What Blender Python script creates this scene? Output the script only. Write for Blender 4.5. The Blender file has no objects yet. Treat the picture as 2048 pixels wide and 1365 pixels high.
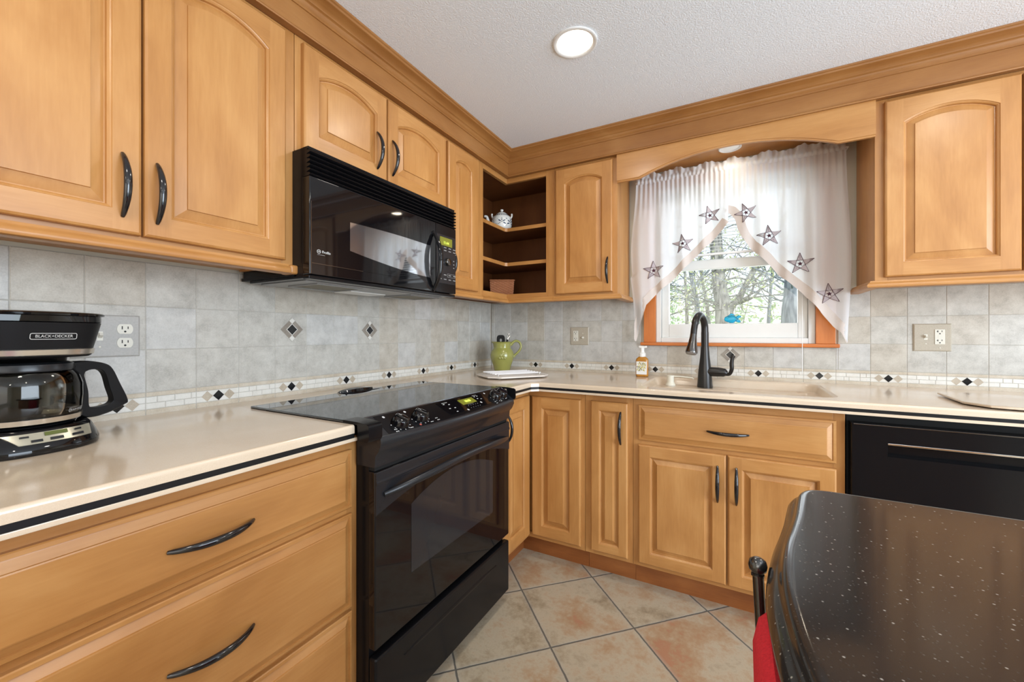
import bpy, bmesh, math, random
from mathutils import Vector, Matrix
random.seed(7)
PI = math.pi
sc = bpy.context.scene
COL = sc.collection

# ------------------------------------------------------------------ camera
W, H = 2048.0, 1365.0
FPX = 810.876
cam_d = bpy.data.cameras.new('camera'); cam = bpy.data.objects.new('camera', cam_d); COL.objects.link(cam)
cam.location = (1.5251, -2.4794, 1.1541)
cam.rotation_euler = (PI / 2, 0, math.radians(28.6729))
cam_d.sensor_width = 36.0
cam_d.lens = FPX / W * 36.0
cam_d.shift_y = (668.66 - H / 2) / W
cam_d.clip_start = 0.02
sc.camera = cam

# ------------------------------------------------------------------ world, lights, exposure
sc.view_settings.view_transform = 'Standard'
sc.view_settings.look = 'None'
sc.view_settings.gamma = 1.0
sc.view_settings.use_curve_mapping = False
sc.view_settings.exposure = 0.30
world = bpy.data.worlds.new('world'); sc.world = world; world.use_nodes = True
wn = world.node_tree.nodes; wl = world.node_tree.links
bg = wn['Background']
sky = wn.new('ShaderNodeTexSky')
try:
    sky.sky_type = 'NISHITA'; sky.sun_disc = False
    sky.sun_elevation = math.radians(42); sky.sun_rotation = math.radians(200)
    sky.air_density = 1.0; sky.dust_density = 2.5; sky.ozone_density = 1.0
except Exception:
    pass
smix = wn.new('ShaderNodeMix'); smix.data_type = 'RGBA'
smix.inputs[0].default_value = 0.6
smix.inputs[7].default_value = (0.95, 0.98, 1.0, 1)
sscale = wn.new('ShaderNodeVectorMath'); sscale.operation = 'SCALE'; sscale.inputs[3].default_value = 0.28
wl.new(sky.outputs[0], sscale.inputs[0])
wl.new(sscale.outputs[0], smix.inputs[6])
wl.new(smix.outputs[2], bg.inputs[0])
bg.inputs[1].default_value = 1.15

def area_light(name, loc, rot, sx, sy, power, color=(1, 1, 1), shape='RECTANGLE', spread=180):
    d = bpy.data.lights.new(name, 'AREA'); o = bpy.data.objects.new(name, d); COL.objects.link(o)
    d.shape = shape; d.size = sx
    if shape in ('RECTANGLE', 'ELLIPSE'): d.size_y = sy
    d.energy = power; d.color = color; d.spread = math.radians(spread)
    o.location = loc; o.rotation_euler = rot
    return o
# daylight coming in through the glass door on the right wall
area_light('daylight_right', (4.36, -2.3, 1.2), (PI / 2, 0, PI / 2), 2.3, 1.9, 124, (0.75, 0.87, 1.0))
area_light('rear_fill', (2.0, -4.86, 1.35), (PI / 2, 0, 0), 2.6, 1.6, 15, (1.0, 0.90, 0.76))  # added warm fill from an unseen source behind the camera
# daylight at the sink window
area_light('daylight_sink', (1.504, 0.32, 1.62), (-PI / 2, 0, 0), 0.9, 0.95, 5, (0.93, 0.97, 1.0))
# recessed ceiling lamps: first is real, rest added out of view as fill (fixtures are built further down, one above each of these)
CANS = [(0.998, -1.020), (2.45, -1.02), (0.998, -2.55), (2.45, -2.55), (0.998, -3.9), (2.45, -3.9)]
for i, (x, y) in enumerate(CANS):
    area_light('can_lamp', (x, y, 2.245), (0, 0, 0), 0.13, 0.13, 3.2, (1.0, 0.93, 0.83), 'DISK')
area_light('sink_lamp', (1.508, -0.17, 2.082), (0, 0, 0), 0.07, 0.07, 0.4, (1.0, 0.86, 0.66), 'DISK')
sun_d = bpy.data.lights.new('sun', 'SUN'); sun = bpy.data.objects.new('sun', sun_d); COL.objects.link(sun)
sun_d.energy = 2.4; sun_d.angle = math.radians(2); sun_d.color = (1, 0.96, 0.88)
sun.rotation_euler = (math.radians(48), 0, math.radians(35))

# ------------------------------------------------------------------ materials
def new_mat(name):
    m = bpy.data.materials.new(name); m.use_nodes = True
    return m, m.node_tree.nodes, m.node_tree.links, m.node_tree.nodes['Principled BSDF']
def lin(r, g, b):
    f = lambda c: (c / 255 / 12.92) if c / 255 <= 0.04045 else ((c / 255 + 0.055) / 1.055) ** 2.4
    return (f(r), f(g), f(b), 1)
def plain(name, col, rough=0.5, metal=0.0, coat=0.0, spec=0.5, var=0.05, scale=30, bump=0.0, trans=0.0, emit=None, estr=0.0, ior=1.45):
    m, n, l, p = new_mat(name)
    tc = n.new('ShaderNodeTexCoord'); nz = n.new('ShaderNodeTexNoise')
    nz.inputs['Scale'].default_value = scale; nz.inputs['Detail'].default_value = 4
    l.new(tc.outputs['Object'], nz.inputs['Vector'])
    mx = n.new('ShaderNodeMix'); mx.data_type = 'RGBA'
    mx.inputs[6].default_value = tuple(c * (1 - var) for c in col[:3]) + (1,)
    mx.inputs[7].default_value = tuple(min(1, c * (1 + var)) for c in col[:3]) + (1,)
    l.new(nz.outputs[0], mx.inputs[0]); l.new(mx.outputs[2], p.inputs['Base Color'])
    p.inputs['Roughness'].default_value = rough; p.inputs['Metallic'].default_value = metal
    p.inputs['Coat Weight'].default_value = coat; p.inputs['Coat Roughness'].default_value = 0.08
    p.inputs['Specular IOR Level'].default_value = spec
    p.inputs['Transmission Weight'].default_value = trans; p.inputs['IOR'].default_value = ior
    if emit:
        p.inputs['Emission Color'].default_value = emit; p.inputs['Emission Strength'].default_value = estr
    if bump:
        b = n.new('ShaderNodeBump'); b.inputs['Strength'].default_value = bump; b.inputs['Distance'].default_value = 0.002
        l.new(nz.outputs[0], b.inputs['Height']); l.new(b.outputs[0], p.inputs['Normal'])
    return m
def wood(name, axis, c0, c1, c2, rough=0.38, coat=0.10):
    m, n, l, p = new_mat(name)
    tc = n.new('ShaderNodeTexCoord'); oi = n.new('ShaderNodeObjectInfo')
    off = n.new('ShaderNodeVectorMath'); off.operation = 'SCALE'; off.inputs[0].default_value = (7.3, 3.1, 5.7)
    l.new(oi.outputs['Random'], off.inputs[3])
    add = n.new('ShaderNodeVectorMath'); l.new(tc.outputs['Object'], add.inputs[0]); l.new(off.outputs[0], add.inputs[1])
    def noise(along, across, detail, dist):
        mp = n.new('ShaderNodeMapping'); s = [across] * 3; s['xyz'.index(axis)] = along
        mp.inputs['Scale'].default_value = s; l.new(add.outputs[0], mp.inputs['Vector'])
        z = n.new('ShaderNodeTexNoise'); z.inputs['Scale'].default_value = 1.0
        z.inputs['Detail'].default_value = detail; z.inputs['Distortion'].default_value = dist
        l.new(mp.outputs[0], z.inputs['Vector']); return z.outputs[0]
    a = noise(0.9, 7.0, 4, 1.2); b = noise(14.0, 150.0, 3, 0.3); c = noise(2.0, 4.5, 4, 1.6)
    m1 = n.new('ShaderNodeMath'); m1.operation = 'MULTIPLY'; m1.inputs[1].default_value = 0.42; l.new(a, m1.inputs[0])
    m2 = n.new('ShaderNodeMath'); m2.operation = 'MULTIPLY_ADD'; m2.inputs[1].default_value = 0.16; l.new(b, m2.inputs[0]); l.new(m1.outputs[0], m2.inputs[2])
    m3 = n.new('ShaderNodeMath'); m3.operation = 'MULTIPLY_ADD'; m3.inputs[1].default_value = 0.46; l.new(c, m3.inputs[0]); l.new(m2.outputs[0], m3.inputs[2])
    cr = n.new('ShaderNodeValToRGB'); e = cr.color_ramp.elements
    e[0].position = 0.34; e[0].color = c0; e[1].position = 0.68; e[1].color = c2
    k = e.new(0.52); k.color = c1
    l.new(m3.outputs[0], cr.inputs[0]); l.new(cr.outputs[0], p.inputs['Base Color'])
    p.inputs['Roughness'].default_value = rough; p.inputs['Coat Weight'].default_value = coat; p.inputs['Coat Roughness'].default_value = 0.2
    return m
WC = (lin(160, 107, 54), lin(180, 127, 70), lin(195, 144, 86))
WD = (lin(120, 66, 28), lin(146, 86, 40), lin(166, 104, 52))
M = {}
M['wood_v'] = wood('maple_vertical', 'z', *WC)
M['wood_h'] = wood('maple_horizontal', 'x', *WC)
M['wood_d'] = wood('maple_depth', 'y', *WC)
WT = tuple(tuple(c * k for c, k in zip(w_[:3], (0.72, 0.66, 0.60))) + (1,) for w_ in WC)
WI = tuple(tuple(c * k for c, k in zip(w_[:3], (0.30, 0.20, 0.14))) + (1,) for w_ in WC)  # same maple, with the shade inside the corner shelves put into its colour
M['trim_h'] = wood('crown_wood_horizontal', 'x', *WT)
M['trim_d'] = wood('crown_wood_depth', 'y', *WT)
M['inner_shade_v'] = wood('interior_painted_shade_vertical', 'z', *WI, rough=0.5, coat=0.05)
M['inner_shade_h'] = wood('interior_painted_shade_horizontal', 'x', *WI, rough=0.5, coat=0.05)
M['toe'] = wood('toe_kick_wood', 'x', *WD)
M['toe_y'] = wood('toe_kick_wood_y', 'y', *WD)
WF = (lin(176, 92, 34), lin(203, 116, 50), lin(218, 134, 66))
M['fir_v'] = wood('window_casing_vertical', 'z', *WF)
M['fir_h'] = wood('window_casing_horizontal', 'x', *WF)
M['black_gloss'] = plain('black_glass', (0.004, 0.004, 0.005, 1), 0.04, spec=0.5)
M['cooktop'] = plain('cooktop_glass', (0.010, 0.012, 0.016, 1), 0.02, spec=0.5, ior=2.5); M['cooktop'].node_tree.nodes['Principled BSDF'].inputs['Specular Tint'].default_value = (0.86, 0.93, 1.0, 1)
M['black_enamel'] = plain('black_enamel', (0.006, 0.006, 0.007, 1), 0.18, spec=0.25)
M['black_satin'] = plain('black_satin', (0.014, 0.015, 0.018, 1), 0.26, spec=0.45)
M['black_matte'] = plain('black_plastic', (0.008, 0.008, 0.009, 1), 0.42, spec=0.2)
M['pull'] = plain('pull_black', (0.008, 0.008, 0.010, 1), 0.14, coat=0.5)
M['dark_gap'] = plain('dark_interior', (0.004, 0.004, 0.004, 1), 0.8)
M['smoked'] = plain('oven_window', (0.020, 0.021, 0.024, 1), 0.06)
M['mw_window'] = plain('microwave_window', (0.42, 0.43, 0.45, 1), 0.04, metal=0.9)
M['grey_metal'] = plain('vent_metal', (0.30, 0.30, 0.30, 1), 0.35, metal=0.6)
M['mesh_filter'] = plain('grease_filter', (0.16, 0.14, 0.09, 1), 0.5, metal=0.4, var=0.6, scale=400)
M['chrome'] = plain('chrome', (0.75, 0.74, 0.72, 1), 0.12, metal=1.0)
M['dark_chrome'] = plain('dark_nickel', (0.16, 0.155, 0.15, 1), 0.16, metal=1.0)
M['print'] = plain('white_print', (0.55, 0.55, 0.54, 1), 0.5)
M['print_dim'] = plain('grey_print', (0.30, 0.30, 0.29, 1), 0.5)
M['red_dot'] = plain('red_print', (0.5, 0.10, 0.07, 1), 0.4)
M['lcd'] = plain('lcd_green', (0.16, 0.16, 0.02, 1), 0.3, emit=(0.42, 0.44, 0.03, 1), estr=0.10)
M['lcd_dark'] = plain('lcd_dark', (0.05, 0.06, 0.01, 1), 0.3, emit=(0.2, 0.25, 0.01, 1), estr=0.15)
M['lcd_digit'] = plain('lcd_digit', (0.6, 0.8, 0.1, 1), 0.3, emit=(0.75, 0.95, 0.15, 1), estr=0.5)
M['white_paint'] = plain('white_paint', (0.80, 0.80, 0.79, 1), 0.5, var=0.02)
M['cream_paint'] = plain('cream_wall_paint', (0.66, 0.61, 0.50, 1), 0.6, var=0.02)
M['vinyl'] = plain('window_vinyl', (0.74, 0.74, 0.72, 1), 0.35, var=0.02)
M['ivory'] = plain('ivory_plastic', (0.70, 0.68, 0.60, 1), 0.3, var=0.02)
M['plate'] = plain('stone_look_plate', (0.42, 0.41, 0.39, 1), 0.4, var=0.15, scale=250)
M['plate_b'] = plain('sand_plate', (0.44, 0.39, 0.31, 1), 0.4, var=0.15, scale=250)
M['slot'] = plain('outlet_slots', (0.02, 0.02, 0.02, 1), 0.6)
M['green_glaze'] = plain('green_glaze', lin(150, 150, 80), 0.15, coat=0.6, var=0.14, scale=9)
M['china'] = plain('white_china', (0.80, 0.79, 0.75, 1), 0.12, coat=0.5, var=0.03)
M['china_blue'] = plain('navy_decoration', (0.03, 0.05, 0.10, 1), 0.2)
M['china_grey'] = plain('grey_decoration', (0.35, 0.38, 0.36, 1), 0.2)
M['amber'] = plain('amber_soap', lin(176, 118, 36), 0.12, coat=0.5, var=0.1)
M['white_plastic'] = plain('white_plastic', (0.82, 0.82, 0.80, 1), 0.28, var=0.02)
M['almond'] = plain('almond_plastic', (0.74, 0.71, 0.60, 1), 0.25, var=0.03)
M['board'] = plain('board_white', (0.74, 0.68, 0.62, 1), 0.25, var=0.04)
M['rack'] = plain('rack_coating', (0.80, 0.79, 0.80, 1), 0.3)
M['red_fabric'] = plain('red_weave', lin(196, 44, 54), 0.9, var=0.3, scale=420, bump=0.4, spec=0.2)
M['faucet'] = plain('oil_bronze', (0.045, 0.043, 0.042, 1), 0.30, metal=0.7)
M['blue_glass'] = plain('blue_glass', (0.02, 0.36, 0.55, 1), 0.08, trans=0.5, var=0.3, scale=60)
M['silver'] = plain('silver_band', (0.62, 0.58, 0.52, 1), 0.25, metal=0.9)
M['panel_gold'] = plain('champagne_panel', (0.45, 0.42, 0.33, 1), 0.3, metal=0.6)
M['ceramic_sink'] = plain('sink_composite', (0.66, 0.58, 0.46, 1), 0.22, coat=0.3, var=0.03)
M['lens'] = plain('lamp_lens', (0.9, 0.9, 0.85, 1), 0.4, emit=(1.0, 0.93, 0.80, 1), estr=6.0)
M['lens_small'] = plain('sink_lamp_lens', (0.45, 0.47, 0.5, 1), 0.2, emit=(1.0, 0.93, 0.80, 1), estr=0.25)
M['stripe'] = plain('counter_black_stripe', (0.008, 0.008, 0.009, 1), 0.4, spec=0.3)
M['hem'] = plain('curtain_hem', lin(208, 198, 192), 0.9, var=0.06, scale=300, spec=0.1)
M['embroid'] = plain('star_thread', lin(72, 46, 56), 0.9, var=0.2, scale=500, spec=0.1)
M['embroid_fill'] = plain('star_net', lin(176, 166, 170), 0.9, var=0.25, scale=900, spec=0.1)
M['gun'] = plain('gunmetal', (0.10, 0.10, 0.10, 1), 0.2, metal=0.9)
M['plate_knob'] = plain('beige_plastic', (0.55, 0.50, 0.40, 1), 0.35)

def counter_mat():
    m, n, l, p = new_mat('counter_solid_surface')
    tc = n.new('ShaderNodeTexCoord')
    a = n.new('ShaderNodeTexNoise'); a.inputs['Scale'].default_value = 3.5; a.inputs['Detail'].default_value = 3
    b = n.new('ShaderNodeTexNoise'); b.inputs['Scale'].default_value = 900; b.inputs['Detail'].default_value = 1
    l.new(tc.outputs['Object'], a.inputs['Vector']); l.new(tc.outputs['Object'], b.inputs['Vector'])
    ad = n.new('ShaderNodeMath'); ad.operation = 'MULTIPLY_ADD'; ad.inputs[1].default_value = 0.5
    l.new(b.outputs[0], ad.inputs[0]); l.new(a.outputs[0], ad.inputs[2])
    cr = n.new('ShaderNodeValToRGB'); e = cr.color_ramp.elements
    e[0].position = 0.55; e[0].color = (0.60, 0.475, 0.345, 1); e[1].position = 0.95; e[1].color = (0.69, 0.575, 0.445, 1)
    l.new(ad.outputs[0], cr.inputs[0]); l.new(cr.outputs[0], p.inputs['Base Color'])
    p.inputs['Roughness'].default_value = 0.16; p.inputs['Specular IOR Level'].default_value = 0.6
    p.inputs['Coat Weight'].default_value = 0.25; p.inputs['Coat Roughness'].default_value = 0.08
    return m
M['counter'] = counter_mat()

def stone_mat():
    m, n, l, p = new_mat('island_speckled_stone')
    tc = n.new('ShaderNodeTexCoord')
    v = n.new('ShaderNodeTexVoronoi'); v.inputs['Scale'].default_value = 120; l.new(tc.outputs['Object'], v.inputs['Vector'])
    v2 = n.new('ShaderNodeTexVoronoi'); v2.inputs['Scale'].default_value = 260; l.new(tc.outputs['Object'], v2.inputs['Vector'])
    def spots(vv, lo, hi):
        r = n.new('ShaderNodeMapRange'); r.inputs[1].default_value = lo; r.inputs[2].default_value = hi
        r.inputs[3].default_value = 1; r.inputs[4].default_value = 0
        l.new(vv.outputs['Distance'], r.inputs[0]); return r.outputs[0]
    s1 = spots(v, 0.06, 0.15); s2 = spots(v2, 0.10, 0.26)
    wv = n.new('ShaderNodeMath'); wv.operation = 'GREATER_THAN'; wv.inputs[1].default_value = 0.35
    sep = n.new('ShaderNodeSeparateColor'); l.new(v.outputs['Color'], sep.inputs[0]); l.new(sep.outputs[0], wv.inputs[0])
    k = n.new('ShaderNodeMath'); k.operation = 'MULTIPLY'; l.new(s1, k.inputs[0]); l.new(wv.outputs[0], k.inputs[1])
    sep2 = n.new('ShaderNodeSeparateColor'); l.new(v2.outputs['Color'], sep2.inputs[0])
    k2 = n.new('ShaderNodeMath'); k2.operation = 'MULTIPLY'; l.new(s2, k2.inputs[0]); l.new(sep2.outputs[0], k2.inputs[1])
    k3 = n.new('ShaderNodeMath'); k3.operation = 'MULTIPLY'; k3.inputs[1].default_value = 0.18; l.new(k2.outputs[0], k3.inputs[0])
    mxx = n.new('ShaderNodeMath'); mxx.operation = 'MAXIMUM'; l.new(k.outputs[0], mxx.inputs[0]); l.new(k3.outputs[0], mxx.inputs[1])
    mx = n.new('ShaderNodeMix'); mx.data_type = 'RGBA'; mx.inputs[6].default_value = (0.022, 0.020, 0.019, 1); mx.inputs[7].default_value = (0.30, 0.28, 0.25, 1)
    l.new(mxx.outputs[0], mx.inputs[0]); l.new(mx.outputs[2], p.inputs['Base Color'])
    p.inputs['Roughness'].default_value = 0.11; p.inputs['Specular IOR Level'].default_value = 0.36
    return m
M['stone'] = stone_mat()

def tile_mat(name, c0, c1, c2):
    m, n, l, p = new_mat(name)
    tc = n.new('ShaderNodeTexCoord')
    a = n.new('ShaderNodeTexNoise'); a.inputs['Scale'].default_value = 16; a.inputs['Detail'].default_value = 10; a.inputs['Roughness'].default_value = 0.7
    b = n.new('ShaderNodeTexNoise'); b.inputs['Scale'].default_value = 260; b.inputs['Detail'].default_value = 3
    l.new(tc.outputs['Object'], a.inputs['Vector']); l.new(tc.outputs['Object'], b.inputs['Vector'])
    ad = n.new('ShaderNodeMath'); ad.operation = 'MULTIPLY_ADD'; ad.inputs[1].default_value = 0.30; l.new(b.outputs[0], ad.inputs[0]); l.new(a.outputs[0], ad.inputs[2])
    cr = n.new('ShaderNodeValToRGB'); e = cr.color_ramp.elements
    e[0].position = 0.42; e[0].color = c0; e[1].position = 0.88; e[1].color = c2; k = e.new(0.65); k.color = c1
    l.new(ad.outputs[0], cr.inputs[0]); l.new(cr.outputs[0], p.inputs['Base Color'])
    bp = n.new('ShaderNodeBump'); bp.inputs['Strength'].default_value = 0.25; bp.inputs['Distance'].default_value = 0.001
    l.new(b.outputs[0], bp.inputs['Height']); l.new(bp.outputs[0], p.inputs['Normal'])
    p.inputs['Roughness'].default_value = 0.42
    return m
M['tile_a'] = tile_mat('splash_tile_grey', (0.34, 0.32, 0.285, 1), (0.50, 0.48, 0.435, 1), (0.62, 0.60, 0.55, 1))
M['tile_b'] = tile_mat('splash_tile_sand', (0.345, 0.305, 0.25, 1), (0.49, 0.45, 0.385, 1), (0.60, 0.565, 0.495, 1))
M['tile_c'] = tile_mat('splash_tile_pale', (0.38, 0.37, 0.35, 1), (0.53, 0.52, 0.495, 1), (0.64, 0.63, 0.60, 1))
M['grout'] = plain('splash_grout', (0.47, 0.45, 0.41, 1), 0.9, var=0.1)
M['trav'] = tile_mat('travertine_strip', (0.44, 0.36, 0.26, 1), (0.57, 0.50, 0.40, 1), (0.66, 0.60, 0.51, 1))
M['mosaic'] = tile_mat('mosaic_white', (0.62, 0.60, 0.54, 1), (0.73, 0.71, 0.66, 1), (0.79, 0.78, 0.73, 1))
M['dia_black'] = plain('diamond_black', (0.010, 0.011, 0.013, 1), 0.12)
M['dia_beige'] = tile_mat('diamond_beige', (0.38, 0.31, 0.23, 1), (0.48, 0.41, 0.32, 1), (0.56, 0.49, 0.39, 1))
M['dia_grey'] = tile_mat('diamond_taupe', (0.20, 0.17, 0.14, 1), (0.27, 0.235, 0.195, 1), (0.34, 0.30, 0.25, 1))

def floor_mat():
    m, n, l, p = new_mat('floor_diagonal_tile')
    tc = n.new('ShaderNodeTexCoord')
    mp = n.new('ShaderNodeMapping'); mp.vector_type = 'POINT'
    # tile corners at (0.687,-0.852) and every 0.35 m along both diagonals
    S = 0.350; a = PI / 4
    s = 1 / S
    c, sn = math.cos(-a), math.sin(-a)
    ox, oy = 0.687, -0.852
    mp.inputs['Rotation'].default_value = (0, 0, -a); mp.inputs['Scale'].default_value = (s, s, s)
    mp.inputs['Location'].default_value = (-(c * ox - sn * oy) * s, -(sn * ox + c * oy) * s, 0)
    l.new(tc.outputs['Object'], mp.inputs['Vector'])
    wob = n.new('ShaderNodeTexNoise'); wob.inputs['Scale'].default_value = 45; wob.inputs['Detail'].default_value = 2
    l.new(tc.outputs['Object'], wob.inputs['Vector'])
    ws = n.new('ShaderNodeVectorMath'); ws.operation = 'SCALE'; ws.inputs[3].default_value = 0.012; l.new(wob.outputs['Color'], ws.inputs[0])
    ad = n.new('ShaderNodeVectorMath'); l.new(mp.outputs[0], ad.inputs[0]); l.new(ws.outputs[0], ad.inputs[1])
    fr = n.new('ShaderNodeVectorMath'); fr.operation = 'FRACTION'; l.new(ad.outputs[0], fr.inputs[0])
    fl = n.new('ShaderNodeVectorMath'); fl.operation = 'FLOOR'; l.new(mp.outputs[0], fl.inputs[0])
    sx = n.new('ShaderNodeSeparateXYZ'); l.new(fr.outputs[0], sx.inputs[0])
    def edge(o):
        q = n.new('ShaderNodeMath'); q.operation = 'SUBTRACT'; q.inputs[1].default_value = 0.5; l.new(o, q.inputs[0])
        r = n.new('ShaderNodeMath'); r.operation = 'ABSOLUTE'; l.new(q.outputs[0], r.inputs[0]); return r.outputs[0]
    mxm = n.new('ShaderNodeMath'); mxm.operation = 'MAXIMUM'; l.new(edge(sx.outputs[0]), mxm.inputs[0]); l.new(edge(sx.outputs[1]), mxm.inputs[1])
    gm = n.new('ShaderNodeMapRange'); gm.inputs[1].default_value = 0.4885; gm.inputs[2].default_value = 0.493; l.new(mxm.outputs[0], gm.inputs[0])
    lipm = n.new('ShaderNodeMapRange'); lipm.inputs[1].default_value = 0.45; lipm.inputs[2].default_value = 0.488; l.new(mxm.outputs[0], lipm.inputs[0])
    wn_ = n.new('ShaderNodeTexWhiteNoise'); wn_.noise_dimensions = '3D'; l.new(fl.outputs[0], wn_.inputs['Vector'])
    off = n.new('ShaderNodeVectorMath'); off.operation = 'MULTIPLY_ADD'; off.inputs[1].default_value = (9, 9, 9)
    l.new(wn_.outputs['Color'], off.inputs[0]); l.new(tc.outputs['Object'], off.inputs[2])
    big = n.new('ShaderNodeTexNoise'); big.inputs['Scale'].default_value = 4.5; big.inputs['Detail'].default_value = 6; big.inputs['Roughness'].default_value = 0.65
    l.new(off.outputs[0], big.inputs['Vector'])
    fine = n.new('ShaderNodeTexNoise'); fine.inputs['Scale'].default_value = 55; fine.inputs['Detail'].default_value = 10; fine.inputs['Roughness'].default_value = 0.8
    l.new(off.outputs[0], fine.inputs['Vector'])
    t1 = n.new('ShaderNodeMath'); t1.operation = 'MULTIPLY_ADD'; t1.inputs[1].default_value = 0.20; l.new(wn_.outputs['Value'], t1.inputs[0]); l.new(big.outputs[0], t1.inputs[2])
    t2 = n.new('ShaderNodeMath'); t2.operation = 'MULTIPLY_ADD'; t2.inputs[1].default_value = 0.42; l.new(fine.outputs[0], t2.inputs[0]); l.new(t1.outputs[0], t2.inputs[2])
    cr = n.new('ShaderNodeValToRGB'); e = cr.color_ramp.elements
    e[0].position = 0.55; e[0].color = (0.20, 0.155, 0.105, 1)
    e[1].position = 1.0; e[1].color = (0.38, 0.19, 0.11, 1)
    for pos, c in ((0.665, (0.34, 0.275, 0.185, 1)), (0.77, (0.44, 0.375, 0.275, 1)), (0.88, (0.40, 0.285, 0.18, 1)), (0.95, (0.37, 0.235, 0.135, 1))):
        k = e.new(pos); k.color = c
    l.new(t2.outputs[0], cr.inputs[0])
    lp = n.new('ShaderNodeMix'); lp.data_type = 'RGBA'; lp.inputs[7].default_value = (0.42, 0.39, 0.33, 1)
    lm = n.new('ShaderNodeMath'); lm.operation = 'MULTIPLY'; lm.inputs[1].default_value = 0.45; l.new(lipm.outputs[0], lm.inputs[0])
    l.new(lm.outputs[0], lp.inputs[0]); l.new(cr.outputs[0], lp.inputs[6])
    gx = n.new('ShaderNodeMix'); gx.data_type = 'RGBA'; gx.inputs[7].default_value = (0.12, 0.115, 0.10, 1)
    l.new(gm.outputs[0], gx.inputs[0]); l.new(lp.outputs[2], gx.inputs[6]); l.new(gx.outputs[2], p.inputs['Base Color'])
    inv = n.new('ShaderNodeMath'); inv.operation = 'SUBTRACT'; inv.inputs[0].default_value = 1.0; l.new(gm.outputs[0], inv.inputs[1])
    hh = n.new('ShaderNodeMath'); hh.operation = 'MULTIPLY_ADD'; hh.inputs[1].default_value = 0.25; l.new(fine.outputs[0], hh.inputs[0]); l.new(inv.outputs[0], hh.inputs[2])
    bp = n.new('ShaderNodeBump'); bp.inputs['Strength'].default_value = 0.5; bp.inputs['Distance'].default_value = 0.003
    l.new(hh.outputs[0], bp.inputs['Height']); l.new(bp.outputs[0], p.inputs['Normal'])
    p.inputs['Roughness'].default_value = 0.42
    return m
M['floor'] = floor_mat()
M['ceiling'] = plain('ceiling_texture', (0.82, 0.865, 0.925, 1), 0.9, var=0.05, scale=190, bump=1.0)

def glass_mat(name, tint=(1, 1, 1, 1), refl=0.08, rough=0.0):
    m, n, l, p = new_mat(name)
    out = n['Material Output']; n.remove(p)
    tr = n.new('ShaderNodeBsdfTransparent'); tr.inputs[0].default_value = tint
    gl = n.new('ShaderNodeBsdfGlossy'); gl.inputs['Roughness'].default_value = rough
    fr = n.new('ShaderNodeFresnel'); fr.inputs[0].default_value = 1.45
    mx = n.new('ShaderNodeMixShader'); l.new(fr.outputs[0], mx.inputs[0]); l.new(tr.outputs[0], mx.inputs[1]); l.new(gl.outputs[0], mx.inputs[2])
    l.new(mx.outputs[0], out.inputs[0])
    return m
M['glass'] = glass_mat('window_glass')
M['carafe_glass'] = glass_mat('carafe_glass', (0.78, 0.78, 0.76, 1))
def cloth_mat():
    m, n, l, p = new_mat('sheer_curtain')
    out = n['Material Output']
    tc = n.new('ShaderNodeTexCoord'); nz = n.new('ShaderNodeTexNoise'); nz.inputs['Scale'].default_value = 350; l.new(tc.outputs['Object'], nz.inputs['Vector'])
    bp = n.new('ShaderNodeBump'); bp.inputs['Strength'].default_value = 0.15; bp.inputs['Distance'].default_value = 0.001
    l.new(nz.outputs[0], bp.inputs['Height']); l.new(bp.outputs[0], p.inputs['Normal'])
    p.inputs['Base Color'].default_value = (0.91, 0.93, 0.96, 1); p.inputs['Roughness'].default_value = 0.9; p.inputs['Specular IOR Level'].default_value = 0.1
    tl = n.new('ShaderNodeBsdfTranslucent'); tl.inputs[0].default_value = (0.86, 0.89, 0.93, 1)
    tp = n.new('ShaderNodeBsdfTransparent')
    a = n.new('ShaderNodeMixShader'); a.inputs[0].default_value = 0.42; l.new(p.outputs[0], a.inputs[1]); l.new(tl.outputs[0], a.inputs[2])
    b = n.new('ShaderNodeMixShader'); b.inputs[0].default_value = 0.10; l.new(a.outputs[0], b.inputs[1]); l.new(tp.outputs[0], b.inputs[2])
    l.new(b.outputs[0], out.inputs[0])
    return m
M['cloth'] = cloth_mat()
def bark_mat(name, c0, c1):
    m, n, l, p = new_mat(name)
    tc = n.new('ShaderNodeTexCoord'); mp = n.new('ShaderNodeMapping'); mp.inputs['Scale'].default_value = (22, 22, 4); l.new(tc.outputs['Object'], mp.inputs['Vector'])
    nz = n.new('ShaderNodeTexNoise'); nz.inputs['Scale'].default_value = 1.5; nz.inputs['Detail'].default_value = 8; l.new(mp.outputs[0], nz.inputs['Vector'])
    cr = n.new('ShaderNodeValToRGB'); cr.color_ramp.elements[0].position = 0.38; cr.color_ramp.elements[0].color = c0
    cr.color_ramp.elements[1].position = 0.66; cr.color_ramp.elements[1].color = c1
    l.new(nz.outputs[0], cr.inputs[0]); l.new(cr.outputs[0], p.inputs['Base Color']); p.inputs['Roughness'].default_value = 0.95
    bp = n.new('ShaderNodeBump'); bp.inputs['Strength'].default_value = 0.8; l.new(nz.outputs[0], bp.inputs['Height']); l.new(bp.outputs[0], p.inputs['Normal'])
    return m
M['bark'] = bark_mat('grey_bark', (0.10, 0.11, 0.11, 1), (0.34, 0.35, 0.34, 1))
M['bark_dark'] = bark_mat('dark_bark', (0.09, 0.12, 0.15, 1), (0.28, 0.33, 0.37, 1))
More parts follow.
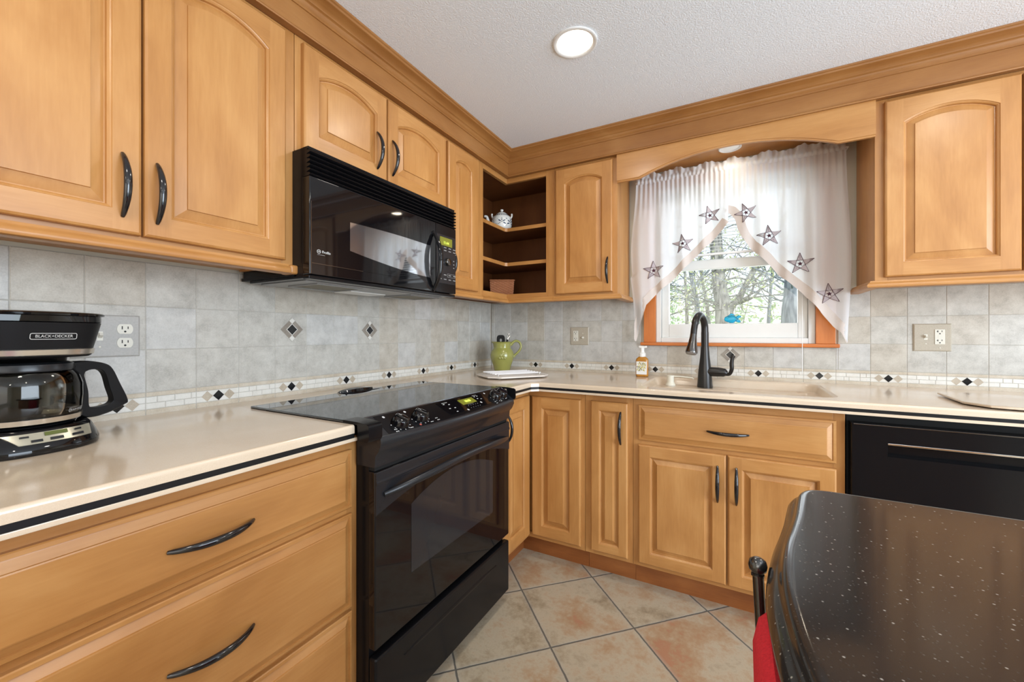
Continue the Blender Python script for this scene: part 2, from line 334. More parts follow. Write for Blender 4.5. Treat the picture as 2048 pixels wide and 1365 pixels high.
def leaf_mat(name, col):
    m, n, l, p = new_mat(name)
    out = n['Material Output']
    oi = n.new('ShaderNodeTexCoord'); nz = n.new('ShaderNodeTexNoise'); nz.inputs['Scale'].default_value = 2.5; l.new(oi.outputs['Object'], nz.inputs['Vector'])
    mx = n.new('ShaderNodeMix'); mx.data_type = 'RGBA'; mx.inputs[6].default_value = tuple(c * 0.6 for c in col[:3]) + (1,); mx.inputs[7].default_value = tuple(min(1, c * 1.3) for c in col[:3]) + (1,)
    l.new(nz.outputs[0], mx.inputs[0]); l.new(mx.outputs[2], p.inputs['Base Color']); p.inputs['Roughness'].default_value = 0.6
    tl = n.new('ShaderNodeBsdfTranslucent'); l.new(mx.outputs[2], tl.inputs[0])
    a = n.new('ShaderNodeMixShader'); a.inputs[0].default_value = 0.5; l.new(p.outputs[0], a.inputs[1]); l.new(tl.outputs[0], a.inputs[2]); l.new(a.outputs[0], out.inputs[0])
    return m
M['leaf'] = leaf_mat('spring_leaves', (0.58, 0.63, 0.34, 1))
M['leaf_far'] = leaf_mat('distant_leaves', (0.48, 0.64, 0.40, 1))
M['grass'] = plain('lawn', (0.22, 0.34, 0.10, 1), 0.9, var=0.4, scale=6)
M['wicker'] = plain('wicker', lin(150, 92, 56), 0.55, var=0.3, scale=120)

# ------------------------------------------------------------------ object helpers
ORI = {}
RUNROT = {'B': 0.0, 'L': PI / 2, 'W': 0.0}
def runpt(run, p):
    x, y, z = p
    return (-y, x, z) if run == 'L' else (x, y, z)
def settag(o, label=None, cat=None, group=None, kind=None):
    if label: o['label'] = label
    if cat: o['category'] = cat
    if group: o['group'] = group
    if kind: o['kind'] = kind
    return o
def thing(name, label, cat, o=(0, 0, 0), run='W', group=None, rotz=None):
    e = bpy.data.objects.new(name, None); COL.objects.link(e)
    e.empty_display_size = 0.05
    e.location = runpt(run, o); e.rotation_euler = (0, 0, RUNROT[run] if rotz is None else rotz)
    ORI[e.name] = Vector((0, 0, 0)) if rotz is not None else Vector(o)
    settag(e, label, cat, group)
    return e
def obj(name, bm, mats, parent=None, smooth=35, label=None, origin=None, run=None):
    """mats: one key or a list of keys. Parts take coordinates in the frame of their thing's run."""
    me = bpy.data.meshes.new(name)
    off = ORI[parent.name] if parent is not None else (Vector(origin) if origin else Vector((0, 0, 0)))
    if off.length > 0: bmesh.ops.translate(bm, verts=bm.verts[:], vec=-off)
    bmesh.ops.recalc_face_normals(bm, faces=bm.faces[:])
    bm.to_mesh(me); bm.free()
    if smooth:
        me.polygons.foreach_set('use_smooth', [True] * len(me.polygons))
        me.set_sharp_from_angle(angle=math.radians(smooth))
    for k in ([mats] if isinstance(mats, str) else mats): me.materials.append(M[k])
    o = bpy.data.objects.new(name, me); COL.objects.link(o)
    if smooth and smooth <= 60:
        wm = o.modifiers.new('weighted_normal', 'WEIGHTED_NORMAL'); wm.keep_sharp = True; wm.weight = 90
    if parent is not None:
        o.parent = parent; ORI[o.name] = off
    else:
        o.location = runpt(run or 'W', off); o.rotation_euler = (0, 0, RUNROT[run or 'W']); ORI[o.name] = off
    if label: o['label'] = label
    return o
def dup(root, loc, rotz=None, label=None, group=None):
    r = root.copy(); COL.objects.link(r); r.location = loc
    if rotz is not None: r.rotation_euler = (0, 0, rotz)
    if label: r['label'] = label
    if group: r['group'] = group
    for ch in list(root.children):
        c = ch.copy(); COL.objects.link(c); c.parent = r
        for g in list(ch.children):
            d = g.copy(); COL.objects.link(d); d.parent = c
    return r
def BM(): return bmesh.new()
def box(bm, x0, x1, y0, y1, z0, z1, mi=0, bev=0.0, seg=2):
    vs = [bm.verts.new(p) for p in ((x0, y0, z0), (x1, y0, z0), (x1, y1, z0), (x0, y1, z0), (x0, y0, z1), (x1, y0, z1), (x1, y1, z1), (x0, y1, z1))]
    fs = [bm.faces.new([vs[i] for i in q]) for q in ((0, 3, 2, 1), (4, 5, 6, 7), (0, 1, 5, 4), (1, 2, 6, 5), (2, 3, 7, 6), (3, 0, 4, 7))]
    for f in fs: f.material_index = mi
    if bev > 0:
        es = list({e for f in fs for e in f.edges})
        r = bmesh.ops.bevel(bm, geom=es, offset=bev, segments=seg, affect='EDGES', profile=0.5)
        for f in r['faces']: f.material_index = mi
    return vs
def ngon(bm, pts, mi=0):
    f = bm.faces.new([bm.verts.new(p) for p in pts]); f.material_index = mi; return f
def loft(bm, loops, cap0=True, cap1=True, mi=0, closed=True):
    rows = [[bm.verts.new(p) for p in lp] for lp in loops]
    n = len(rows[0])
    for a, b in zip(rows, rows[1:]):
        for i in range(n if closed else n - 1):
            j = (i + 1) % n
            f = bm.faces.new((a[i], a[j], b[j], b[i])); f.material_index = mi
    if cap0: bm.faces.new(list(reversed(rows[0]))).material_index = mi
    if cap1: bm.faces.new(rows[-1]).material_index = mi
    return rows
def lathe(bm, prof, c=(0, 0, 0), n=32, mi=0, axis='z', sx=1.0, sy=1.0):
    """prof: (r, h) from bottom to top; ends with r==0 close."""
    c = Vector(c); rows = []
    for r, h in prof:
        if r < 1e-6:
            p = {'z': (0, 0, h), 'y': (0, h, 0), 'x': (h, 0, 0)}[axis]
            rows.append([bm.verts.new(c + Vector(p))])
        else:
            row = []
            for i in range(n):
                a = 2 * PI * i / n; u, v = r * math.cos(a) * sx, r * math.sin(a) * sy
                p = {'z': (u, v, h), 'y': (u, h, v), 'x': (h, u, v)}[axis]
                row.append(bm.verts.new(c + Vector(p)))
            rows.append(row)
    for a, b in zip(rows, rows[1:]):
        for i in range(n):
            j = (i + 1) % n
            if len(a) == 1 and len(b) == 1: break
            if len(a) == 1: f = bm.faces.new((a[0], b[j], b[i]))
            elif len(b) == 1: f = bm.faces.new((a[i], a[j], b[0]))
            else: f = bm.faces.new((a[i], a[j], b[j], b[i]))
            f.material_index = mi
    return rows
def tube(bm, pts, r, n=10, mi=0, flat=1.0, up=None, cap=True):
    """r scalar or list; flat scales the second cross axis."""
    pts = [Vector(p) for p in pts]; k = len(pts)
    rs = r if isinstance(r, (list, tuple)) else [r] * k
    t0 = (pts[1] - pts[0]).normalized()
    ref = Vector(up) if up else (Vector((0, 0, 1)) if abs(t0.z) < 0.9 else Vector((1, 0, 0)))
    rows = []; nrm = None
    for i in range(k):
        t = (pts[min(i + 1, k - 1)] - pts[max(i - 1, 0)]).normalized()
        if nrm is None: nrm = (ref - t * ref.dot(t)).normalized()
        else: nrm = (nrm - t * nrm.dot(t)).normalized()
        b = t.cross(nrm)
        rows.append([pts[i] + nrm * (rs[i] * math.cos(2 * PI * q / n)) + b * (rs[i] * flat * math.sin(2 * PI * q / n)) for q in range(n)])
    loft(bm, rows, cap, cap, mi)
def bez(p0, p1, p2, p3, n=12):
    p0, p1, p2, p3 = map(Vector, (p0, p1, p2, p3)); out = []
    for i in range(n + 1):
        t = i / n; u = 1 - t
        out.append(p0 * u ** 3 + p1 * 3 * u * u * t + p2 * 3 * u * t * t + p3 * t ** 3)
    return out
def smooth_path(pts, n=6):
    P = [Vector(p) for p in pts]; out = []
    for i in range(len(P) - 1):
        a = P[max(i - 1, 0)]; b = P[i]; c = P[i + 1]; d = P[min(i + 2, len(P) - 1)]
        for q in range(n):
            t = q / n
            out.append(0.5 * ((2 * b) + (c - a) * t + (2 * a - 5 * b + 4 * c - d) * t * t + (3 * b - a - 3 * c + d) * t ** 3))
    out.append(P[-1]); return out
def text_bm(s, size, place, mi=0, depth=0.0006, bold=0.0, align='CENTER'):
    """text turned into mesh; place(u, v, w) gives the 3-D point."""
    cu = bpy.data.curves.new('t', 'FONT'); cu.body = s; cu.size = size; cu.align_x = align; cu.align_y = 'CENTER'
    cu.offset = bold; cu.extrude = depth
    to = bpy.data.objects.new('t', cu); COL.objects.link(to)
    bpy.context.view_layer.update()
    me = bpy.data.meshes.new_from_object(to.evaluated_get(bpy.context.evaluated_depsgraph_get()))
    bpy.data.objects.remove(to); bpy.data.curves.remove(cu)
    bm = BM(); bm.from_mesh(me); bpy.data.meshes.remove(me)
    for v in bm.verts: v.co = Vector(place(v.co.x, v.co.y, v.co.z))
    for f in bm.faces: f.material_index = mi
    return bm
def join_bm(dst, src):
    me = bpy.data.meshes.new('tmp'); src.to_mesh(me); src.free(); dst.from_mesh(me); bpy.data.meshes.remove(me)

# ------------------------------------------------------------------ the room
CEIL = 2.257
bm = BM(); box(bm, -0.2, 4.5, -5.0, 0.2, -0.1, 0.0); settag(obj('floor', bm, 'floor'), kind='structure')
bm = BM(); box(bm, -0.2, 4.5, -5.0, 0.2, CEIL, CEIL + 0.1); settag(obj('ceiling', bm, 'ceiling'), kind='structure')
bm = BM(); box(bm, -0.15, -0.008, -5.0, 0.15, 0.0, CEIL); settag(obj('wall_left', bm, 'cream_paint'), kind='structure')
WX0, WX1, WZ0, WZ1 = 1.127, 1.880, 1.106, 1.985
bm = BM()
for b in ((-0.008, WX0, 0, CEIL), (WX1, 4.5, 0, CEIL), (WX0, WX1, 0, WZ0), (WX0, WX1, WZ1, CEIL)):
    box(bm, b[0], b[1], 0.008, 0.15, b[2], b[3])
settag(obj('wall_back', bm, 'cream_paint'), kind='structure')
bm = BM()
for y0, y1, z0, z1 in ((-5, -3.5, 0, CEIL), (-1.1, 0.008, 0, CEIL), (-3.5, -1.1, 2.12, CEIL)):
    box(bm, 4.4, 4.5, y0, y1, z0, z1)
settag(obj('wall_right', bm, 'cream_paint'), kind='structure')
bm = BM()
for x0, x1, z0, z1 in ((-0.008, 0.6, 0, CEIL), (3.4, 4.4, 0, CEIL), (0.6, 3.4, 0, 0.5), (0.6, 3.4, 2.15, CEIL)):
    box(bm, x0, x1, -5.0, -4.9, z0, z1)
settag(obj('wall_rear', bm, 'cream_paint'), kind='structure')

# ------------------------------------------------------------------ backsplash tile (part of the setting)
PT = 0.1286
def splash(name, run, u0, u1, g0, dia_phase, holes, accents):
    """u along the wall; front face at local y = 0 -> towards the room is -y"""
    bm = BM(); rnd = random.Random(name)
    zrows = [(0.981, 1.108), (1.108, 1.236), (1.236, 1.3665)]
    def put(a, b, z0, z1, mi, proud=0.0, gap=0.0008):
        # clip against holes
        segs = [(a, b, z0, z1)]
        for h in holes:
            out = []
            for (p, q, r, s) in segs:
                if q <= h[0] or p >= h[1] or s <= h[2] or r >= h[3]: out.append((p, q, r, s)); continue
                if p < h[0]: out.append((p, h[0], r, s))
                if q > h[1]: out.append((h[1], q, r, s))
                m0, m1 = max(p, h[0]), min(q, h[1])
                if r < h[2]: out.append((m0, m1, r, h[2]))
                if s > h[3]: out.append((m0, m1, h[3], s))
            segs = out
        for p, q, r, s in segs:
            if q - p < 0.004 or s - r < 0.004: continue
            p += gap; q -= gap; r += gap; s -= gap; e = 0.0012
            y = -proud
            lo = [(p, 0.004, r), (q, 0.004, r), (q, 0.004, s), (p, 0.004, s)]
            mi_ = [(p, y + e, r), (q, y + e, r), (q, y + e, s), (p, y + e, s)]
            hi = [(p + e, y, r + e), (q - e, y, r + e), (q - e, y, s - e), (p + e, y, s - e)]
            loft(bm, [lo, mi_, hi], False, True, mi)
    def diamond(cu, cz, a, b, mi, proud):
        lo = [(cu - a, 0.0, cz), (cu, 0.0, cz - b), (cu + a, 0.0, cz), (cu, 0.0, cz + b)]
        hi = [(p[0], -proud, p[2]) for p in lo]
        loft(bm, [lo, hi], False, True, mi)
    # grout bed
    hs = sorted(holes)
    def bed(a, b, z0, z1): 
        v = [bm.verts.new(p) for p in ((a, 0.0013, z0), (b, 0.0013, z0), (b, 0.0013, z1), (a, 0.0013, z1))]
        bm.faces.new(v).material_index = 3
        vb = [bm.verts.new(p) for p in ((a, 0.0075, z0), (b, 0.0075, z0), (b, 0.0075, z1), (a, 0.0075, z1))]
        bm.faces.new(list(reversed(vb))).material_index = 3
        for i in range(4):
            bm.faces.new((v[i], vb[i], vb[(i + 1) % 4], v[(i + 1) % 4])).material_index = 3
    if not holes: bed(u0, u1, 0.905, 1.3665)
    else:
        h = holes[0]; bed(u0, h[0], 0.905, 1.3665); bed(h[1], u1, 0.905, 1.3665); bed(h[0], h[1], 0.905, h[2])
    k0 = math.floor((u0 - g0) / PT) - 1; k1 = math.ceil((u1 - g0) / PT) + 1
    for k in range(k0, k1):
        a, b = max(u0, g0 + k * PT), min(u1, g0 + (k + 1) * PT)
        if b - a < 0.006: continue
        for z0, z1 in zrows:
            put(a, b, z0, z1, rnd.choice((0, 0, 1, 2)))
        put(a, b, 0.967, 0.981, 4); put(a, b, 0.908, 0.930, 4)
        dia = ((k + dia_phase) % 2 == 0)
        for z0, z1 in ((0.930, 0.9485), (0.9485, 0.967)):
            if dia:
                put(a, b, z0, z1, 5, gap=0.0006)
            else:
                c = a
                while c < b - 1e-4:
                    e = min(b, c + rnd.uniform(0.018, 0.055))
                    if b - e < 0.012: e = b
                    put(c, e, z0, z1, 5, gap=0.0007); c = e
        if dia:
            m = 0.5 * (g0 + k * PT + g0 + (k + 1) * PT)
            if u0 + 0.05 < m < u1 - 0.05:
                diamond(m, 0.9485, 0.0165, 0.0172, 6, 0.0012)
                for s in (-1, 1): diamond(m + s * 0.0335, 0.9485, 0.0165, 0.0172, 7, 0.0009)
    for cu, cz in accents:
        A = 0.046
        diamond(cu, cz, A + 0.002, A + 0.002, 3, 0.0006)
        diamond(cu, cz, A, A, 8, 0.0012)
        for s in (-1, 1):      # pale tips above and below
            diamond(cu, cz + s * 0.034, 0.0115, 0.0115, 5, 0.0018)
        diamond(cu, cz, 0.0235, 0.0235, 5, 0.0019)
        diamond(cu, cz, 0.0205, 0.0205, 6, 0.0026)
    return settag(obj(name, bm, ['tile_a', 'tile_b', 'tile_c', 'grout', 'trav', 'mosaic', 'dia_black', 'dia_beige', 'dia_grey'], run=run, smooth=0), kind='structure')
splash('trim_1', 'L', -2.75, -0.0005, -0.9155 - 8 * PT - 0.003, 1, [], [(-1.4955, 1.172), (-1.1075, 1.172)])
splash('trim_2', 'B', 0.0005, 3.1, 0.6735 - 5 * PT, 0, [(1.045, 1.968, 1.088, 3.0)], [(1.508, 1.0425)])

# ------------------------------------------------------------------ window
def rectframe(bm, x0, x1, z0, z1, w, y0, y1, mi=0, wb=None, wt=None, bev=0.003):
    wb = wb or w; wt = wt or w
    box(bm, x0, x0 + w, y0, y1, z0, z1, mi, bev); box(bm, x1 - w, x1, y0, y1, z0, z1, mi, bev)
    box(bm, x0 + w, x1 - w, y0, y1, z0, z0 + wb, mi, bev); box(bm, x0 + w, x1 - w, y0, y1, z1 - wt, z1, mi, bev)
win = thing('window_1', None, None, (1.504, 0.0, WZ0)); win['kind'] = 'structure'
bm = BM(); rectframe(bm, WX0, WX1, WZ0, WZ1, 0.028, 0.006, 0.12); obj('window_frame', bm, 'vinyl', win)
bm = BM(); rectframe(bm, WX0 + 0.029, WX1 - 0.029, WZ0 + 0.029, 1.566, 0.040, 0.022, 0.056, wb=0.076, wt=0.05); sash = obj('lower_sash', bm, 'vinyl', win)
bm = BM(); box(bm, WX0 + 0.070, WX1 - 0.070, 0.038, 0.041, WZ0 + 0.105, 1.516); obj('pane', bm, 'glass', sash)
bm = BM(); rectframe(bm, WX0 + 0.029, WX1 - 0.029, 1.53, WZ1 - 0.029, 0.040, 0.062, 0.094, wb=0.045); usash = obj('upper_sash', bm, 'vinyl', win)
bm = BM(); box(bm, WX0 + 0.070, WX1 - 0.070, 0.076, 0.079, 1.576, WZ1 - 0.071); obj('pane', bm, 'glass', usash)
bm = BM()
box(bm, 1.060, WX0, -0.012, 0.006, 1.1065, 2.05, 0, 0.002); box(bm, WX1, 1.957, -0.012, 0.006, 1.1065, 2.05, 0, 0.002)
box(bm, WX0 - 0.001, WX1 + 0.001, -0.012, 0.006, WZ1, 2.05, 1, 0.002)
box(bm, 1.043, 1.972, -0.026, 0.006, 1.088, 1.1065, 1, 0.004)
settag(obj('trim_3', bm, ['fir_v', 'fir_h']), kind='structure')

# mini blind behind the curtain
bl = thing('window_blind', 'white horizontal mini blind lowered over the upper half of the sink window', 'blind', (1.504, -0.005, 1.97))
bm = BM(); box(bm, WX0 + 0.008, WX1 - 0.008, -0.022, 0.003, 1.955, 1.98, 0, 0.002); obj('headrail', bm, 'white_paint', bl)
sl = BM()
z = 1.945
while z > 1.60:
    lp = []
    for x in (WX0 + 0.01, WX1 - 0.01):
        lp.append([(x, -0.019, z), (x, -0.010, z + 0.0022), (x, -0.001, z), (x, -0.010, z + 0.0012)])
    loft(sl, lp); z -= 0.0185
obj('slats', sl, 'white_paint', bl)
bm = BM(); box(bm, WX0 + 0.01, WX1 - 0.01, -0.019, -0.001, 1.585, 1.597, 0, 0.002); obj('bottom_rail', bm, 'white_paint', bl)
bm = BM(); tube(bm, [(1.822, -0.034, 1.96), (1.822, -0.036, 1.5), (1.822, -0.036, 0.96)], 0.0016, 6); obj('pull_cord', bm, 'white_paint', bl)

# blue glass ornament on the lower sash
bl2 = thing('glass_ornament', 'small turquoise glass ornament resting on the lower sash rail of the window', 'ornament', (1.515, 0.030, 1.2135))
bm = BM()
lathe(bm, [(0, -0.034), (0.010, -0.030), (0.017, -0.016), (0.020, 0.002), (0.016, 0.018), (0.008, 0.028), (0, 0.031)], (1.512, 0.027, 1.236), 14, axis='x', sx=0.45, sy=1.05)
tube(bm, [(1.535, 0.027, 1.238), (1.552, 0.026, 1.250), (1.560, 0.026, 1.247)], [0.010, 0.007, 0.002], 8, flat=0.5)
tube(bm, [(1.535, 0.027, 1.232), (1.552, 0.026, 1.222), (1.558, 0.026, 1.223)], [0.010, 0.007, 0.002], 8, flat=0.5)
tube(bm, [(1.500, 0.027, 1.246), (1.515, 0.027, 1.262), (1.528, 0.027, 1.258)], [0.008, 0.006, 0.002], 8, flat=0.5)
obj('glass_body', bm, 'blue_glass', bl2)
bm = BM(); lathe(bm, [(0.0, 1.2135), (0.013, 1.2135), (0.012, 1.2165), (0.005, 1.220), (0.0, 1.221)], (1.515, 0.027, 0), 12); obj('foot', bm, 'blue_glass', bl2)

# ------------------------------------------------------------------ cabinet parts (run coordinates: x along the wall, front at y = -depth)
def pull_bm(p0, p1, out, rise=0.030, r=0.0062):
    """bow pull from p0 to p1, bulging along vector out"""
    p0, p1, out = Vector(p0), Vector(p1), Vector(out)
    bm = BM(); pts = []; rs = []
    n = 22
    for i in range(n + 1):
        t = i / n * 2 - 1
        pts.append(p0.lerp(p1, i / n) + out * (rise * (1 - abs(t) ** 2.2)) + out * 0.001)
        rs.append(r * (0.62 + 0.46 * (1 - t * t)) if abs(t) < 0.97 else r * 0.5)
    tube(bm, pts, rs, 12, up=tuple(out), flat=1.15)
    return bm
def add_pull(parent, x, z0, z1, yf, horizontal=None):
    if horizontal: a, b = (horizontal[0], -yf, horizontal[2]), (horizontal[1], -yf, horizontal[2])
    else: a, b = (x, -yf, z0), (x, -yf, z1)
    return obj('pull', pull_bm(a, b, (0, -1, 0)), 'pull', parent, smooth=60)
def door(parent, x0, x1, z0, z1, yf, arch=0.0, fw=0.055, pull=None, t=0.020, top=None, bot=None, name='door', raise_in=0.034):
    """raised-panel door; arch = rise of the arched top rail"""
    bm = BM(); F = -yf
    ix0, ix1, iz0 = x0 + fw, x1 - fw, z0 + (bot or fw)
    iz1 = z1 - (top or (fw + arch))            # height where the arch springs
    N = 22 if arch else 1
    def opening(ins):
        a, b, lo = ix0 + ins, ix1 - ins, iz0 + ins
        pts = [(a, lo), (b, lo)]
        if arch:
            mid = (ix0 + ix1) / 2; hw = (ix1 - ix0) / 2
            R = (hw * hw + arch * arch) / (2 * arch); cz = iz1 + arch - R
            for i in range(N + 1):
                u = b + (a - b) * i / N
                pts.append((u, cz + math.sqrt(max(0, R * R - (u - mid) ** 2)) - ins * 1.05))
        else:
            pts += [(b, iz1 - ins), (a, iz1 - ins)]
        return pts
    # outer shell: back, side and eased front edge
    e = 0.006
    def rect(i, y): return [(x0 + i, y, z0 + i), (x1 - i, y, z0 + i), (x1 - i, y, z1 - i), (x0 + i, y, z1 - i)]
    loft(bm, [rect(0, F + t), rect(0, F + 0.006), rect(0.0015, F + 0.003), rect(e, F)], True, False, 0)
    # stiles and rails of the face, butt-jointed
    ngon(bm, [(x0 + e, F, z0 + e), (ix0, F, z0 + e), (ix0, F, z1 - e), (x0 + e, F, z1 - e)], 0)
    ngon(bm, [(ix1, F, z0 + e), (x1 - e, F, z0 + e), (x1 - e, F, z1 - e), (ix1, F, z1 - e)], 0)
    ngon(bm, [(ix0, F, z0 + e), (ix1, F, z0 + e), (ix1, F, iz0), (ix0, F, iz0)], 1)
    op = opening(0); topc = op[2:]
    for (ua, za), (ub, zb) in zip(topc, topc[1:]):
        ngon(bm, [(ub, F, zb), (ua, F, za), (ua, F, z1 - e), (ub, F, z1 - e)], 1)
    # sticking profile, panel slope and raised field
    prof = [(0.0, 0.0), (0.0012, 0.0022), (0.004, 0.0034), (0.0075, 0.0062), (0.0088, 0.0125), (0.0112, 0.0128), (0.020, 0.0095), (raise_in, 0.0048), (raise_in + 0.0008, 0.0012), (raise_in + 0.003, 0.0010)]
    loops = [[(u, F + d, v) for u, v in opening(i)] for i, d in prof]
    loft(bm, loops, False, True, 0)
    d = obj(name, bm, ['wood_v', 'wood_h'], parent, smooth=14)
    if pull: add_pull(d, pull[0], pull[1], pull[2], yf)
    return d
def drawer_front(parent, x0, x1, z0, z1, yf, pull=None, name='drawer', t=0.020):
    bm = BM(); F = -yf
    def rect(i, y): return [(x0 + i, y, z0 + i), (x1 - i, y, z0 + i), (x1 - i, y, z1 - i), (x0 + i, y, z1 - i)]
    loft(bm, [rect(0, F + t), rect(0, F + 0.0105), rect(0.002, F + 0.0085), rect(0.009, F + 0.0078), rect(0.0102, F + 0.0108), rect(0.0125, F + 0.0102), rect(0.027, F + 0.0036), rect(0.0276, F + 0.0006), rect(0.030, F)], True, True)
    d = obj(name, bm, ['wood_h'], parent, smooth=14)
    if pull: add_pull(d, 0, 0, 0, yf, horizontal=pull)
    return d
RAIL = [(0.000, 1.372), (0.026, 1.372), (0.027, 1.368), (0.0285, 1.3645), (0.034, 1.361), (0.038, 1.3555), (0.0385, 1.350), (0.036, 1.345), (0.030, 1.3425), (0.0, 1.3425)]
def sweep(bm, prof, path, mi=0):
    """prof (out, z) swept along a plan polyline; each path point: (x, y, nx, ny) with out-direction (mitred)"""
    loft(bm, [[(x + nx * o, y + ny * o, z) for o, z in prof] for x, y, nx, ny in path], True, True, mi)
UD, UF = 0.312, 0.292          # upper doors / frames
RB = 0.283                     # back of the light rail
def carcass(parent, x0, x1, z0, z1, d, wall=0.009):
    bm = BM()
    box(bm, x0, x0 + 0.016, -d, -wall, z0, z1, 0); box(bm, x1 - 0.016, x1, -d, -wall, z0, z1, 0)
    box(bm, x0 + 0.016, x1 - 0.016, -d, -wall, z0 + 0.004, z0 + 0.02, 1); box(bm, x0 + 0.016, x1 - 0.016, -d, -wall, z1 - 0.016, z1, 1)
    box(bm, x0 + 0.016, x1 - 0.016, -wall - 0.008, -wall, z0 + 0.02, z1 - 0.016, 0)
    return obj('carcass', bm, ['wood_v', 'wood_h'], parent, smooth=0)
def face_frame(parent, x0, x1, z0, z1, d, sl, sr, rt, rb, mids=(), t=0.019, rails=()):
    bm = BM()
    box(bm, x0, x0 + sl, -d, -d + t, z0, z1, 0, 0.0008); box(bm, x1 - sr, x1, -d, -d + t, z0, z1, 0, 0.0008)
    box(bm, x0 + sl, x1 - sr, -d, -d + t, z1 - rt, z1, 1, 0.0008); box(bm, x0 + sl, x1 - sr, -d, -d + t, z0, z0 + rb, 1, 0.0008)
    for a, b in mids: box(bm, a, b, -d + 0.0006, -d + t - 0.0006, z0 + rb, z1 - rt, 0, 0.0008)
    for a, b in rails: box(bm, x0 + sl, x1 - sr, -d, -d + t, a, b, 1, 0.0008)
    return obj('face_frame', bm, ['wood_v', 'wood_h'], parent, smooth=0)
UZ0, UZ1, DZ0, DZ1 = 1.372, 2.115, 1.384, 2.097

# left wall, two-door cabinet above the coffee maker
c = thing('wall_cabinet', 'maple wall cabinet with two tall arched doors above the coffee maker', 'cabinet', (-2.443, 0, UZ0), 'L', 'maple wall cabinets')
carcass(c, -2.443, -1.677, UZ0, UZ1, UF - 0.019)
face_frame(c, -2.443, -1.677, UZ0, UZ1, UF, 0.04, 0.04, 0.04, 0.03, [(-2.08, -2.04)])
door(c, -2.407, -2.0625, DZ0, DZ1, UD, 0.040, 0.052, (-2.0975, 1.420, 1.564))
door(c, -2.058, -1.713, DZ0, DZ1, UD, 0.040, 0.052, (-2.0345, 1.418, 1.562))
bm = BM(); sweep(bm, [(o, z) for o, z in RAIL], [(-2.443, -RB, 0, -1), (-1.705, -RB, 0, -1)])
# returned, rounded end beside the microwave
box(bm, -1.705, -1.6765, -0.319, -0.262, 1.3425, 1.371, 0, 0.007, 3)
obj('light_rail', bm, 'wood_h', c)
# cabinet further left, only its edge could be seen
# above the microwave
c = thing('wall_cabinet', 'short maple cabinet with two small arched doors above the black microwave', 'cabinet', (-1.675, 0, 1.755), 'L', 'maple wall cabinets')
carcass(c, -1.675, -0.912, 1.742, UZ1, UF - 0.019)
face_frame(c, -1.675, -0.912, 1.742, UZ1, UF, 0.04, 0.03, 0.04, 0.03, [(-1.31, -1.28)])
door(c, -1.654, -1.297, 1.758, DZ1, UD, 0.036, 0.052, (-1.350, 1.795, 1.938))
door(c, -1.291, -0.918, 1.758, DZ1, UD, 0.036, 0.052, (-1.270, 1.795, 1.938))
# narrow cabinet between microwave and corner
c = thing('wall_cabinet', 'narrow maple cabinet with one slim arched door between microwave and corner shelves', 'cabinet', (-0.911, 0, UZ0), 'L', 'maple wall cabinets')
carcass(c, -0.911, -0.604, UZ0, UZ1, UF - 0.019)
face_frame(c, -0.911, -0.604, UZ0, UZ1, UF, 0.03, 0.05, 0.04, 0.03)
door(c, -0.899, -0.637, DZ0, DZ1, UD, 0.026, 0.058, (-0.882, 1.430, 1.575))
bm = BM(); sweep(bm, RAIL, [(-0.911, -RB, 0, -1), (-0.604, -RB, 0, -1)]); obj('light_rail', bm, 'wood_h', c)

# open corner cabinet (world frame)
c = thing('corner_shelf_cabinet', 'open maple corner cabinet with L-shaped shelves holding a teapot and a wicker basket', 'cabinet', (0.0, 0.0, UZ0))
FR = UF                                  # frame plane
S0, S1 = -0.602, 0.612                   # left end (y) and right end (x)
bm = BM()
box(bm, 0.009, 0.017, S0, -0.009, UZ0, UZ1, 0); box(bm, 0.017, S1, -0.017, -0.009, UZ0, UZ1, 0)
box(bm, 0.017, FR - 0.019, S0, S0 + 0.016, UZ0, UZ1, 0); box(bm, S1 - 0.016, S1, -FR + 0.019, -0.017, UZ0, UZ1, 0)
obj('carcass', bm, ['inner_shade_v'], c, smooth=0)
def Lboard(bm, z0, z1, d, a=0.017, mi=0, e0=S0 + 0.016, e1=S1 - 0.016, ch=0.012):
    pts = [(a, e0), (d, e0), (d, -d - ch), (d + ch, -d), (e1, -d), (e1, -a), (a, -a)]
    loft(bm, [[(x, y, z0) for x, y in pts], [(x, y, z1) for x, y in pts]], True, True, mi)
bm = BM(); Lboard(bm, UZ0 + 0.004, 1.396, FR - 0.019); obj('bottom_panel', bm, 'inner_shade_h', c, smooth=0)
bm = BM(); Lboard(bm, 2.095, UZ1, FR - 0.019); obj('top_panel', bm, 'inner_shade_h', c, smooth=0)
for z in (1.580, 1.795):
    bm = BM(); Lboard(bm, z - 0.002, z + 0.018, 0.274); sh = obj('shelf', bm, 'inner_shade_h', c, smooth=0)
    bm = BM(); za, zb = z - 0.0025, z + 0.0185
    pth = [(0.274, S0 + 0.016), (0.274, -0.286), (0.286, -0.274), (S1 - 0.016, -0.274)]
    off = [(0.0015, 0), (0.0015, -0.001), (0.001, -0.0015), (0, -0.0015)]
    loft(bm, [[(x - 0.004 if i < 2 else x, y + 0.004 if i > 1 else y, za), (x + ox_, y + oy_, za), (x + ox_, y + oy_, zb), (x - 0.004 if i < 2 else x, y + 0.004 if i > 1 else y, zb)] for i, ((x, y), (ox_, oy_)) in enumerate(zip(pth, off))])
    obj('edge_band', bm, 'wood_h', sh, smooth=0, label='pale maple front edge of the shelf')
bm = BM()
box(bm, FR - 0.019, FR, S0, -0.562, UZ0, UZ1, 0, 0.0008); box(bm, 0.557, S1, -FR, -FR + 0.019, UZ0, UZ1, 0, 0.0008)
